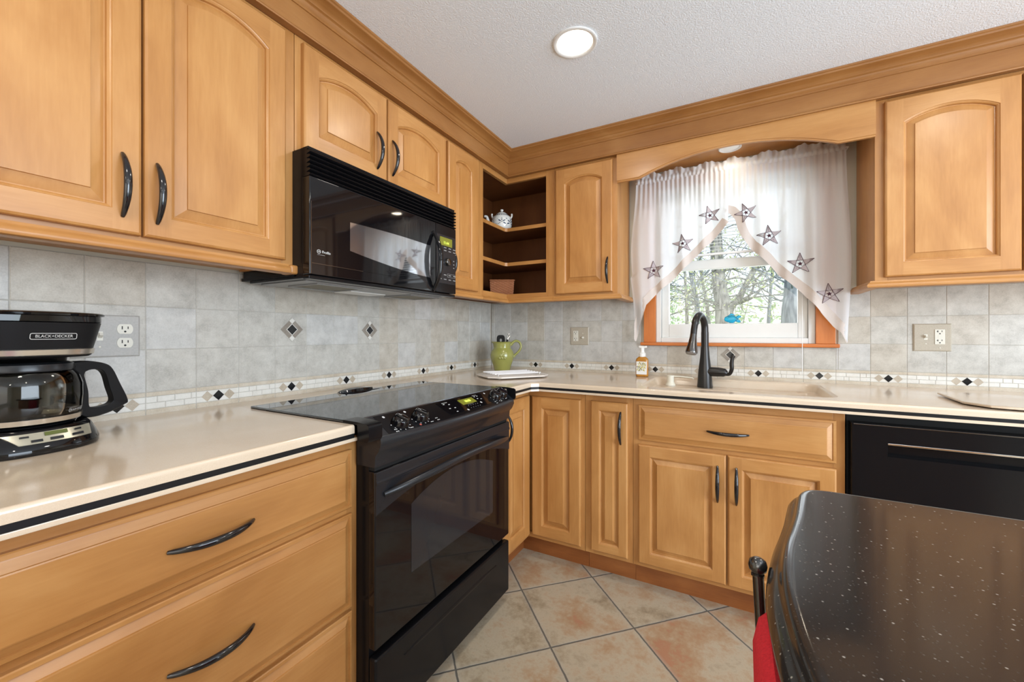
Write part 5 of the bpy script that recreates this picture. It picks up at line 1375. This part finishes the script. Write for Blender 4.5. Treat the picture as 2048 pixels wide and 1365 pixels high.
tube(bm, [h0, h0.lerp(h1, 0.15), h0.lerp(h1, 0.45), h0.lerp(h1, 0.8), h0.lerp(h1, 0.95), h1], [0.0160, 0.0165, 0.020, 0.0265, 0.0285, 0.0275], 20); sp = obj('spray_head', bm, 'dark_chrome', t, smooth=50, label='shiny tapering spray head')
bm = BM(); tube(bm, [h1, h1 + (h1 - h0).normalized() * 0.006], [0.026, 0.022], 20); obj('nozzle', bm, 'grey_metal', sp, smooth=50)
bm = BM(); tube(bm, [(fx + 0.015, fy - 0.004, 0.958), (fx + 0.068, fy - 0.012, 0.958), (fx + 0.074, fy - 0.013, 0.958)], [0.0245, 0.024, 0.0225], 22)
tube(bm, [(fx + 0.070, fy - 0.0125, 0.958), (fx + 0.092, fy - 0.016, 0.956), (fx + 0.103, fy - 0.017, 0.951)], [0.0235, 0.0215, 0.012], 22); lv = obj('valve', bm, 'faucet', t, smooth=50)
bm = BM(); pts = smooth_path([(fx + 0.086, fy - 0.016, 0.950), (fx + 0.112, fy - 0.022, 0.950), (fx + 0.124, fy - 0.026, 0.975), (fx + 0.124, fy - 0.028, 1.008), (fx + 0.128, fy - 0.030, 1.034), (fx + 0.137, fy - 0.031, 1.045)], 6)
tube(bm, pts, [0.0065 + 0.0035 * math.sin(PI * i / (len(pts) - 1)) for i in range(len(pts))], 12, flat=1.1); obj('lever', bm, 'faucet', lv, smooth=60)

# teapot and basket on the corner shelves
tx_, ty_, tz = 0.212, -0.215, 1.8135
t = thing('teapot', 'white china teapot with navy decoration on the upper corner shelf', 'teapot', (tx_, ty_, tz))
bm = BM(); lathe(bm, [(0, tz), (0.044, tz), (0.050, tz + 0.004), (0.060, tz + 0.020), (0.066, tz + 0.045), (0.065, tz + 0.072), (0.057, tz + 0.092), (0.043, tz + 0.105), (0.038, tz + 0.108), (0, tz + 0.108)], (tx_, ty_, 0), 36); bd = obj('body', bm, 'china', t, smooth=60)
bm = BM(); lathe(bm, [(0.039, tz + 0.1085), (0.037, tz + 0.112), (0.024, tz + 0.123), (0.008, tz + 0.128), (0.006, tz + 0.132), (0.0105, tz + 0.138), (0.0095, tz + 0.143), (0, tz + 0.145)], (tx_, ty_, 0), 28); ld = obj('lid', bm, 'china', t, smooth=60)
rt = Vector((0.8774, 0.4798, 0)); fw_ = Vector((0.5, -0.866, 0)); b0 = Vector((tx_, ty_, tz))
bm = BM(); pts = smooth_path([b0 - rt * 0.058 + Vector((0, 0, 0.030)), b0 - rt * 0.082 + Vector((0, 0, 0.046)), b0 - rt * 0.090 + Vector((0, 0, 0.075)), b0 - rt * 0.098 + Vector((0, 0, 0.098)), b0 - rt * 0.112 + Vector((0, 0, 0.101))], 5)
tube(bm, pts, [0.014 - 0.007 * i / (len(pts) - 1) for i in range(len(pts))], 12); obj('spout', bm, 'china', t, smooth=60)
for s_ in (-1, 1):
    bm = BM(); tube(bm, smooth_path([b0 + rt * s_ * 0.052 + Vector((0, 0, 0.082)), b0 + rt * s_ * 0.063 + Vector((0, 0, 0.098)), b0 + rt * s_ * 0.064 + Vector((0, 0, 0.116))], 4), 0.006, 8); obj('handle_lug', bm, 'china', t, smooth=60)
bm = BM()
def on_pot(ang, z, push=0.0006):
    tab = [(0.004, 0.050), (0.020, 0.060), (0.045, 0.066), (0.072, 0.065), (0.092, 0.057), (0.105, 0.043), (0.112, 0.037), (0.123, 0.024)]
    r_ = interp(tab, z) + push; d_ = fw_ * math.cos(ang) + rt * math.sin(ang); return b0 + d_ * r_ + Vector((0, 0, z))
def petal(a0, z0, L, wd, th, mi=0):
    pts_ = []
    for i in range(16):
        q_ = 2 * PI * i / 16; u_, v_ = L * math.cos(q_), wd * math.sin(q_)
        pts_.append(on_pot(a0 + (u_ * math.cos(th) - v_ * math.sin(th)) / 0.066, z0 + u_ * math.sin(th) + v_ * math.cos(th)))
    ngon(bm, pts_, mi)
for k in range(-3, 4):
    c0_ = k * 0.95
    for th, du, dz in ((0.5, 0.014, 0.006), (2.6, -0.014, 0.006), (-0.4, 0.018, -0.010), (3.5, -0.018, -0.010), (1.57, 0.0, 0.016)):
        petal(c0_ + du / 0.066, 0.052 + dz, 0.0105, 0.0036, th)
    petal(c0_, 0.050, 0.0045, 0.0045, 0, 1)
    petal(c0_ + 0.47, 0.030, 0.006, 0.002, 0.4, 1); petal(c0_ + 0.47, 0.072, 0.006, 0.0025, -0.5)
for k in range(22): petal(2 * PI * k / 22, 0.1005, 0.0065, 0.0030, 0, 0)
for k in range(40): petal(2 * PI * k / 40, 0.0125, 0.003, 0.0012, 0, 1)
obj('painted_pattern', bm, ['china_blue', 'china_grey'], bd, smooth=0)
bk = thing('basket', 'small rectangular brown wicker basket on the bottom corner shelf', 'basket', (0.205, -0.205, 1.3965), rotz=math.radians(32))
bm = BM(); Hb = 0.098; nr_ = 13; npx = 76
def bas_loop(ins, z, ph):
    base = []
    hx, hy_ = 0.076 - ins, 0.052 - ins
    per = [(-hx, -hy_), (hx, -hy_), (hx, hy_), (-hx, hy_)]
    tot = 0; pts_ = []
    for i in range(npx):
        s_ = i / npx * 4; k = int(s_); f_ = s_ - k; a = per[k]; b = per[(k + 1) % 4]
        w_ = 0.0016 * math.sin(i * PI / 2 + ph); x = a[0] + (b[0] - a[0]) * f_; y = a[1] + (b[1] - a[1]) * f_
        nx_, ny_ = ((0, -1), (1, 0), (0, 1), (-1, 0))[k]
        pts_.append((x + nx_ * w_, y + ny_ * w_, z))
    return pts_
loops = []
for i in range(nr_ * 3 + 1):
    z = 0.001 + Hb * i / (nr_ * 3); row = i // 3; bulge = 0.0016 * math.sin(PI * ((i % 3) + 0.5) / 3)
    loops.append(bas_loop(0.006 * (1 - i / (nr_ * 3)) - bulge, z, PI * row))
loops += [bas_loop(0.005, Hb, 0), bas_loop(0.007, 0.01, 0)]
loft(bm, loops, True, True); obj('woven_body', bm, 'wicker', bk, smooth=0)
bm = BM(); rows = []
for i in range(49):
    s_ = i / 48 * 4 % 4; k = int(s_); f_ = s_ - k; per = [(-0.079, -0.055), (0.079, -0.055), (0.079, 0.055), (-0.079, 0.055)]; a = per[k]; b = per[(k + 1) % 4]
    rows.append(Vector((a[0] + (b[0] - a[0]) * f_, a[1] + (b[1] - a[1]) * f_, Hb + 0.002)))
tube(bm, rows, [0.0042 + 0.0009 * (i % 2) for i in range(49)], 8, up=(0, 0, 1), cap=False); obj('rim', bm, 'wicker', bk, smooth=60)

# ------------------------------------------------------------------ coffee maker (own frame: front towards local -y)
CMO = Vector((0.216, -2.225, CT)); CMR = math.radians(98)
cm = thing('coffee_maker', 'black drip coffee maker with silver bands standing on the left worktop', 'coffee maker', tuple(CMO), rotz=CMR)
def dl(hw, yb, yf, z, ef=3.2, eb=6.0, n_=64, xo=0.0):
    """D-like loop: half width, back y, front y"""
    ym = (yb * 0.55 + yf * 0.45); pts_ = []
    for i in range(n_):
        a = 2 * PI * i / n_; c_, s_ = math.cos(a), math.sin(a)
        e_ = eb if s_ > 0 else ef
        x = hw * math.copysign(abs(c_) ** (2 / e_), c_); y = (yb - ym if s_ > 0 else ym - yf) * math.copysign(abs(s_) ** (2 / e_), s_)
        pts_.append((xo + x, ym + y, z))
    return pts_
bm = BM(); loft(bm, [dl(0.114, 0.125, -0.110, 0.0006, 2.6), dl(0.1165, 0.127, -0.113, 0.004, 2.6), dl(0.1165, 0.127, -0.113, 0.014, 2.6), dl(0.112, 0.125, -0.104, 0.030, 2.6), dl(0.106, 0.123, -0.093, 0.046, 2.6), dl(0.101, 0.121, -0.088, 0.0505, 2.6), dl(0.098, 0.12, -0.085, 0.0515, 2.6)])
cb_ = obj('base', bm, 'black_gloss', cm, smooth=45)
bm = BM(); lathe(bm, [(0, 0.0518), (0.074, 0.0518), (0.077, 0.054), (0.072, 0.0555), (0, 0.0555)], (0, -0.008, 0), 40); obj('warming_plate', bm, 'black_satin', cm, smooth=45)
# control strip following the leaning front of the base
def frontpt(x, z, h=0.0):
    t_ = min(1, max(0, (z - 0.014) / 0.032)); hw = 0.1165 + (0.106 - 0.1165) * t_; yf = -0.113 + 0.020 * t_; yb = 0.127 - 0.004 * t_
    ym = yb * 0.55 + yf * 0.45; k = abs(x) / hw
    y = ym - (ym - yf) * (1 - k ** 2.6) ** (1 / 2.6)
    return Vector((x, y - h * 0.85, z + h * 0.5))
bm = BM(); rows = []
for i in range(25):
    s_ = i / 24; xt = -0.062 + 0.142 * s_; xb_ = -0.042 + 0.118 * s_
    rows.append([frontpt(xt, 0.044, 0.0024), frontpt(xb_ * 0.5 + xt * 0.5, 0.034, 0.0028), frontpt(xb_, 0.0235, 0.0026), frontpt(xb_, 0.0235, -0.001), frontpt(xt, 0.044, -0.001)])
loft(bm, rows); cpn = obj('control_strip', bm, 'panel_gold', cm, smooth=40, label='champagne-coloured control strip')
bm = BM()
def fq(x0_, x1_, z0_, z1_, h, mi=0): ngon(bm, [frontpt(x0_, z0_, h), frontpt(x1_, z0_, h), frontpt(x1_, z1_, h), frontpt(x0_, z1_, h)], mi)
fq(-0.004, 0.032, 0.0355, 0.0425, 0.0042); obj('display', bm, 'lcd_dark', cpn, smooth=0)
for x0_, x1_, z0_, z1_ in ((-0.026, -0.008, 0.0258, 0.0310), (0.002, 0.024, 0.0258, 0.0315), (0.038, 0.060, 0.0265, 0.0320), (-0.040, -0.026, 0.0355, 0.0395), (0.044, 0.058, 0.0365, 0.0405)):
    bm = BM(); loft(bm, [[frontpt(x0_, z0_, -0.001), frontpt(x1_, z0_, -0.001), frontpt(x1_, z1_, -0.001), frontpt(x0_, z1_, -0.001)], [frontpt(x0_ + 0.001, z0_ + 0.0007, 0.0052), frontpt(x1_ - 0.001, z0_ + 0.0007, 0.0052), frontpt(x1_ - 0.001, z1_ - 0.0007, 0.0052), frontpt(x0_ + 0.001, z1_ - 0.0007, 0.0052)]], True, True); obj('button', bm, 'black_satin', cpn, smooth=0)
bm = BM(); loft(bm, [dl(0.096, 0.125, 0.060, 0.050, 4), dl(0.098, 0.125, 0.060, 0.12, 4), dl(0.104, 0.126, 0.055, 0.205, 4)]); obj('water_tank', bm, 'black_enamel', cm, smooth=45)
bm = BM(); loft(bm, [dl(0.085, 0.123, -0.060, 0.196, 3.2), dl(0.095, 0.124, -0.088, 0.1975, 3.6), dl(0.0975, 0.125, -0.094, 0.201, 3.8), dl(0.0995, 0.125, -0.097, 0.216, 3.8), dl(0.109, 0.127, -0.106, 0.262, 3.8), dl(0.111, 0.127, -0.108, 0.272, 3.8)]); hd_ = obj('brew_head', bm, 'black_matte', cm, smooth=45)
bm = BM(); loft(bm, [dl(0.0985, 0.122, -0.0955, 0.2025, 3.8), dl(0.1003, 0.122, -0.0978, 0.204, 3.8), dl(0.1018, 0.122, -0.0995, 0.2145, 3.8), dl(0.0995, 0.122, -0.097, 0.216, 3.8)], False, False)
for f in list(bm.faces):
    if f.calc_center_median().y > 0.02: bm.faces.remove(f)
obj('silver_band', bm, 'silver', hd_, smooth=45, label='silver band along the lower edge of the brew head')
bm = BM(); loft(bm, [dl(0.110, 0.126, -0.107, 0.2725, 3.6), dl(0.112, 0.127, -0.110, 0.274, 3.6), dl(0.113, 0.127, -0.111, 0.286, 3.4), dl(0.119, 0.129, -0.117, 0.2875, 3.2), dl(0.1195, 0.129, -0.1175, 0.2915, 3.2), dl(0.116, 0.127, -0.113, 0.294, 3.2), dl(0.09, 0.11, -0.09, 0.2965, 3.0)]); obj('lid', bm, 'black_gloss', cm, smooth=45)
def headpt(x, z, h):
    t_ = (z - 0.216) / 0.046; hw = 0.0995 + 0.0095 * t_; yf = -0.097 - 0.009 * t_; yb = 0.125 + 0.002 * t_; ym = yb * 0.55 + yf * 0.45
    y = ym - (ym - yf) * (1 - (abs(x) / hw) ** 3.8) ** (1 / 3.8); return Vector((x, y - h, z))
lx, lz = 0.010, 0.243
lg = text_bm('BLACK+DECKER', 0.0084, lambda u_, v_, w_: headpt(lx + u_ * 0.94, lz + v_, 0.0016 + max(0, w_)), bold=0.0, depth=0.0002)
bx_ = BM()
def rrline(cx_, cz_, hw, hh, r_, wd, fn):
    o_ = rrect(cx_ - hw, cx_ + hw, cz_ - hh, cz_ + hh, r_, 5); i_ = rrect(cx_ - hw + wd, cx_ + hw - wd, cz_ - hh + wd, cz_ + hh - wd, max(0.0006, r_ - wd), 5)
    return [fn(*p_) for p_ in o_], [fn(*p_) for p_ in i_]
a1, a2 = rrline(lx, lz, 0.0365, 0.0066, 0.0035, 0.0011, lambda x, z: headpt(x, z, 0.0008)); loft(bx_, [a1, a2], False, False); join_bm(lg, bx_)
obj('maker_mark', lg, 'print', hd_, smooth=0)

cm.scale = (0.945, 0.95, 0.97)
# carafe
cf = thing('carafe', 'glass coffee carafe with black handle standing in the coffee maker', 'carafe', tuple(CMO + Vector((0, 0, 0.056))), rotz=CMR)
cz0 = 0.0
bm = BM(); prof_ = [(0.0, 0.001), (0.070, 0.001), (0.0795, 0.005), (0.0835, 0.014), (0.0868, 0.030), (0.0882, 0.055), (0.0872, 0.082), (0.0820, 0.101), (0.072, 0.1135), (0.064, 0.118)]
lathe(bm, prof_ + [(r_ - 0.003, z_ + 0.0012) for r_, z_ in reversed(prof_[1:])] + [(0, 0.0035)], (0, -0.008, 0), 56); obj('glass_body', bm, 'carafe_glass', cf, smooth=60)
bm = BM(); lathe(bm, [(0.0815, 0.0045), (0.0845, 0.0050), (0.0868, 0.0155), (0.0855, 0.0160), (0.0838, 0.0155)], (0, -0.008, 0), 56); obj('lower_band', bm, 'silver', cf, smooth=60, label='silver band around the foot of the carafe')
bm = BM(); lathe(bm, [(0.0, 0.118), (0.064, 0.118), (0.070, 0.1135), (0.0745, 0.1125), (0.0755, 0.117), (0.073, 0.127), (0.064, 0.131), (0.030, 0.1325), (0, 0.1325)], (0, -0.008, 0), 48); obj('lid', bm, 'black_satin', cf, smooth=50)
bm = BM()
outl = smooth_path([(0.070, 0, 0.128), (0.100, 0, 0.128), (0.132, 0, 0.119), (0.146, 0, 0.104), (0.160, 0, 0.068), (0.176, 0, 0.024), (0.168, 0, 0.013), (0.142, 0, 0.0), (0.112, 0, -0.007), (0.090, 0, -0.004), (0.084, 0, 0.010), (0.090, 0, 0.055), (0.084, 0, 0.090), (0.072, 0, 0.112), (0.070, 0, 0.128)], 4)[:-1]
innl = smooth_path([(0.094, 0, 0.103), (0.104, 0, 0.107), (0.121, 0, 0.105), (0.131, 0, 0.092), (0.138, 0, 0.060), (0.145, 0, 0.032), (0.141, 0, 0.021), (0.126, 0, 0.016), (0.108, 0, 0.016), (0.100, 0, 0.022), (0.0985, 0, 0.055), (0.094, 0, 0.080), (0.0915, 0, 0.092), (0.092, 0, 0.098), (0.094, 0, 0.103)], 4)[:-1]
def sec(lp_, y, ins=0.0):
    c_ = Vector((0.115, 0, 0.06)); return [(p_.x + (c_.x - p_.x) * ins, -0.008 + y, p_.z + (c_.z - p_.z) * ins) for p_ in lp_]
loft(bm, [sec(innl, -0.011), sec(innl, -0.0125, -0.03), sec(outl, -0.0125, 0.04), sec(outl, -0.009), sec(outl, 0.009), sec(outl, 0.0125, 0.04), sec(innl, 0.0125, -0.03), sec(innl, 0.011), sec(innl, -0.011)], False, False)
obj('handle', bm, 'black_matte', cf, smooth=50)
def glpt(a, z, h=0.0006):
    r_ = interp([(0.005, 0.0795), (0.014, 0.0835), (0.030, 0.0865), (0.05, 0.088)], z) + h
    return Vector((r_ * math.sin(a), -0.008 - r_ * math.cos(a), z))
a0_ = 0.72
lg = text_bm('BLACK+DECKER', 0.0052, lambda u_, v_, w_: glpt(a0_ + u_ / 0.086, 0.0255 + v_, 0.0011 + max(0, w_)), bold=0.0, depth=0.0001)
a1, a2 = rrline(0, 0.0255, 0.0215, 0.0042, 0.002, 0.0008, lambda x, z: glpt(a0_ + x / 0.086, z, 0.0010)); bx_ = BM(); loft(bx_, [a1, a2], False, False); join_bm(lg, bx_)
obj('maker_mark', lg, 'print', cf, smooth=0)

cf.scale = (0.965, 0.95, 0.97); cf.location.z = CT + 0.056 * 0.97
# ------------------------------------------------------------------ island and chair
isl = thing('kitchen_island', 'kitchen island with dark speckled stone top and curved edge in the right foreground', 'island', (2.2, -2.3, 0))
left = smooth_path([Vector((x, y, 0)) for x, y in ((1.652, -1.705), (1.632, -1.711), (1.621, -1.728), (1.614, -1.765), (1.606, -1.815), (1.596, -1.865), (1.586, -1.912), (1.5785, -1.962), (1.575, -2.01), (1.5755, -2.06), (1.579, -2.11), (1.587, -2.16), (1.602, -2.22), (1.630, -2.31), (1.66, -2.40), (1.70, -2.55), (1.725, -2.75), (1.73, -2.92))], 4)
poly = left + [Vector((1.76, -2.95, 0)), Vector((2.72, -2.95, 0)), Vector((2.75, -2.92, 0)), Vector((2.75, -1.735, 0)), Vector((2.72, -1.705, 0))]
def offset_loop(P, o_, z):
    n_ = len(P); out_ = []
    for i in range(n_):
        t_ = (P[(i + 1) % n_] - P[i - 1]).normalized(); nn = Vector((t_.y, -t_.x, 0)); out_.append((P[i].x - nn.x * o_, P[i].y - nn.y * o_, z))
    return out_
bm = BM()
ogee = [(0.002, 0.876), (0.015, 0.877), (0.0205, 0.8805), (0.0220, 0.886), (0.0208, 0.892), (0.0170, 0.898), (0.0125, 0.9020), (0.0100, 0.9045), (0.0088, 0.9075), (0.0072, 0.9105), (0.0040, 0.9130), (0.0, 0.9139), (-0.003, 0.914)]
s_ = 1 if sum(poly[i - 1].x * poly[i].y - poly[i].x * poly[i - 1].y for i in range(len(poly))) > 0 else -1
loft(bm, [offset_loop(poly, -o_ * s_, z) for o_, z in ogee]); obj('stone_top', bm, 'stone', isl, smooth=30)
bm = BM(); box(bm, 1.95, 2.70, -2.90, -1.78, 0.0, 0.8755, 0, 0.003); obj('base', bm, 'wood_v', isl)

ch = thing('counter_chair', 'metal chair with red woven back cushion tucked against the stone island', 'chair', (1.62, -2.10, 0))
def post(y):
    bm = BM(); top = Vector((1.5495, y, 0.879)); bot = Vector((1.592, y, 0.02))
    tube(bm, [bot, bot.lerp(top, 0.5), top], 0.0058, 12); lathe(bm, [(0.0058, 0.869), (0.0068, 0.8695), (0.0068, 0.8715), (0.0060, 0.872), (0.0060, 0.8735), (0.0090, 0.8765), (0.0098, 0.8815), (0.0085, 0.8865), (0.0045, 0.8895), (0, 0.890)], (1.5493, y, 0.007), 20)
    p_ = obj('back_post', bm, 'gun', ch, smooth=50); return p_
post(-1.935); post(-2.335)
bm = BM(); tube(bm, [(1.566, -1.935, 0.60), (1.566, -2.335, 0.60)], 0.005, 10); tube(bm, [(1.558, -1.935, 0.775), (1.558, -2.335, 0.775)], 0.004, 10); obj('cross_rail', bm, 'gun', ch)
bm = BM()
def cushion(bm, pts, w0, w1, xoff):
    c_ = Vector((0, sum(p_[0] for p_ in pts) / len(pts), sum(p_[1] for p_ in pts) / len(pts)))
    def lp_(ins, x):
        return [(x + (0.872 - (c_.z + (z - c_.z) * (1 - ins))) * 0.045, c_.y + (y - c_.y) * (1 - ins), c_.z + (z - c_.z) * (1 - ins)) for y, z in pts]
    loft(bm, [lp_(0.35, xoff - w0), lp_(0.12, xoff - w0 * 0.9), lp_(0.03, xoff - w0 * 0.5), lp_(0, xoff), lp_(0.03, xoff + w1 * 0.5), lp_(0.12, xoff + w1 * 0.9), lp_(0.35, xoff + w1)])
cushion(bm, rrect(-2.315, -1.972, 0.50, 0.874, 0.035, 6), 0.016, 0.020, 1.555); obj('back_cushion', bm, 'red_fabric', ch, smooth=60)
bm = BM(); box(bm, 1.60, 1.93, -2.33, -1.95, 0.60, 0.655, 0, 0.02, 3); obj('seat_cushion', bm, 'red_fabric', ch, smooth=60)
for y in (-1.96, -2.31):
    bm = BM(); tube(bm, [(1.91, y, 0.60), (1.93, y, 0.0)], 0.009, 10); obj('leg', bm, 'gun', ch)
bm = BM(); rectframe(bm, 0, 1, 0, 1, 0.05, 0, 1, bev=0); bm.clear()
box(bm, 1.57, 1.93, -2.335, -1.935, 0.585, 0.60, 0, 0.003); box(bm, 1.585, 1.935, -2.33, -2.315, 0.02, 0.60) if False else None
obj('seat_frame', bm, 'gun', ch)

# ------------------------------------------------------------------ woods outside the window
bm = BM(); box(bm, -25, 30, 0.6, 60, -0.75, -0.70); settag(obj('lawn', bm, 'grass'), 'green lawn and woodland floor outside the window', 'lawn')
ro = random.Random(11)
def leaves(bm, n_, fn, s0, s1):
    for k in range(n_):
        c_ = fn(); a = Vector((ro.gauss(0, 1), ro.gauss(0, 1), ro.gauss(0, 1))).normalized(); b = a.cross(Vector((ro.gauss(0, 1), ro.gauss(0, 1), ro.gauss(0, 1)))).normalized()
        L = ro.uniform(s0, s1); ngon(bm, [c_ + a * L, c_ + b * L * 0.45, c_ - a * L, c_ - b * L * 0.45])
def ray_at(px, row, y):
    """where the sight line of a photo point meets the depth y (used only to place trees out in the woods)"""
    q = (px - 1024) / FPX; ya = math.radians(28.6729)
    dx_ = -math.sin(ya) + math.cos(ya) * q; dy2 = math.cos(ya) + math.sin(ya) * q
    d_ = (y + 2.4794) / dy2; return Vector((1.5251 + dx_ * d_, y, 1.1541 - (row - 668.66) / FPX * d_)), d_
def tree(label, y, line, wpx, mat, branches=(), nleaf=1400, crown=(2.2, 5.5), twigs=26, leaf='leaf', lsize=(0.014, 0.032)):
    pts_ = [ray_at(px, row, y)[0] for px, row in line]; d_ = ray_at(line[0][0], line[0][1], y)[1]
    r0 = wpx / 2 * d_ / FPX
    dirn = (pts_[-1] - pts_[0]).normalized(); dirn = dirn / max(0.2, dirn.z)
    base = pts_[0] - Vector((dirn.x * 0.3, 0, 1)) * (pts_[0].z + 0.70) if pts_[0].z > -0.7 else pts_[0]
    top = pts_[-1] + dirn * (crown[1] + 1.0 - pts_[-1].z)
    t = thing('tree', label, 'tree', (base.x, base.y, -0.71), 'W', 'trees in the woods outside')
    full = [base] + pts_ + [pts_[-1].lerp(top, 0.5) + Vector((0.1, 0, 0)), top]
    bm = BM(); k_ = smooth_path(full, 5); tube(bm, k_, [r0 * (1.12 - 0.75 * i / (len(k_) - 1)) for i in range(len(k_))], 14); obj('trunk', bm, mat, t, smooth=80)
    bm = BM(); tips = []
    for b in branches:
        bp = [ray_at(px, row, y - 0.02)[0] + Vector((0, ro.uniform(-0.1, 0.1), 0)) for px, row in b[0]]; w_ = b[1] / 2 * d_ / FPX
        kk = smooth_path(bp, 5); tube(bm, kk, [w_ * (1.1 - 0.7 * i / (len(kk) - 1)) for i in range(len(kk))], 8); tips.append(bp[-1])
    for k in range(twigs):
        s0_ = k_[ro.randrange(len(k_) // 3, len(k_))]; a = ro.uniform(0, 2 * PI); L = ro.uniform(0.5, 1.9); up = ro.uniform(-0.35, 0.8)
        e_ = s0_ + Vector((math.cos(a) * L, math.sin(a) * L * 0.8, up * L)); m_ = s0_.lerp(e_, 0.5) + Vector((0, 0, ro.uniform(-0.1, 0.2)))
        kk = smooth_path([s0_, m_, e_], 4); w_ = ro.uniform(0.006, 0.016); tube(bm, kk, [w_ * (1.1 - 0.8 * i / (len(kk) - 1)) for i in range(len(kk))], 6); tips.append(e_)
        for q in range(3):
            s1_ = kk[ro.randrange(2, len(kk))]; e2 = s1_ + Vector((ro.uniform(-0.5, 0.5), ro.uniform(-0.4, 0.4), ro.uniform(-0.25, 0.45))); tube(bm, [s1_, s1_.lerp(e2, 0.5) + Vector((0, 0, 0.03)), e2], [0.006, 0.005, 0.002], 5); tips.append(e2)
    obj('branches', bm, mat, t, smooth=80)
    bm = BM(); leaves(bm, nleaf, lambda: ro.choice(tips) + Vector((ro.gauss(0, 0.17), ro.gauss(0, 0.17), ro.gauss(0, 0.15))), *lsize); obj('foliage', bm, leaf, t, smooth=0)
tree('thick grey tree trunk in the middle of the window view', 5.0, [(1450, 660), (1446, 610), (1436, 545)], 36, 'bark', [([(1440, 565), (1480, 556), (1530, 580), (1562, 604)], 4), ([(1452, 640), (1420, 610), (1380, 602)], 3), ([(1448, 600), (1475, 640), (1500, 655)], 3), ([(1432, 540), (1400, 560), (1370, 555)], 3)], 1500)
tree('leaning pale tree trunk beside the thick grey trunk outside', 5.6, [(1455, 640), (1478, 598), (1508, 540)], 15, 'bark', [([(1472, 608), (1500, 590), (1512, 560), (1530, 540)], 5), ([(1480, 606), (1510, 592), (1535, 560)], 5), ([(1503, 545), (1530, 590), (1545, 610)], 2)], 900)
tree('broad dark tree trunk near the right edge of the window view', 3.1, [(1588, 660), (1588, 600), (1588, 540)], 46, 'bark_dark', [([(1566, 580), (1540, 560), (1520, 530)], 4)], 500, twigs=10)
tree('slim dark forked tree in the left part of the window view', 7.0, [(1394, 655), (1393, 600), (1381, 540)], 11, 'bark_dark', [([(1393, 570), (1405, 555), (1420, 538)], 7), ([(1392, 610), (1410, 600), (1436, 605)], 3)], 1100)
tree('very slim tree at the left edge of the window view', 8.0, [(1374, 655), (1373, 600), (1370, 540)], 7, 'bark', (), 1200)
tree('thin tree left of the broad dark trunk outside', 8.5, [(1537, 655), (1540, 600), (1546, 540)], 7, 'bark_dark', (), 1000)
tree('thin leaning tree right of the forked tree outside', 9.5, [(1418, 655), (1412, 600), (1402, 540)], 8, 'bark', (), 1000)
for k in range(7):
    x = -3.0 + k * 2.15; y = 13 + ro.uniform(-1.5, 2.5); hh = ro.uniform(2.4, 3.4)
    t = thing('shrub', 'pale green bush far back in the woods outside the window', 'bush', (x, y, -0.7), 'W', 'distant bushes in the woods')
    bm = BM(); leaves(bm, 2200, lambda: Vector((x + max(-0.95, min(0.95, ro.gauss(0, 0.6))), y + max(-0.9, min(0.9, ro.gauss(0, 0.5))), -0.6 + min(1.2, abs(ro.gauss(0, 0.55))) * hh)), 0.05, 0.11); obj('foliage', bm, 'leaf_far', t, smooth=0)
    bm = BM()
    for q in range(5): tube(bm, [(x + ro.uniform(-0.1, 0.1), y, -0.70), (x + ro.uniform(-0.7, 0.7), y + ro.uniform(-0.5, 0.5), hh * 0.8)], [0.03, 0.008], 6)
    obj('stems', bm, 'bark', t)
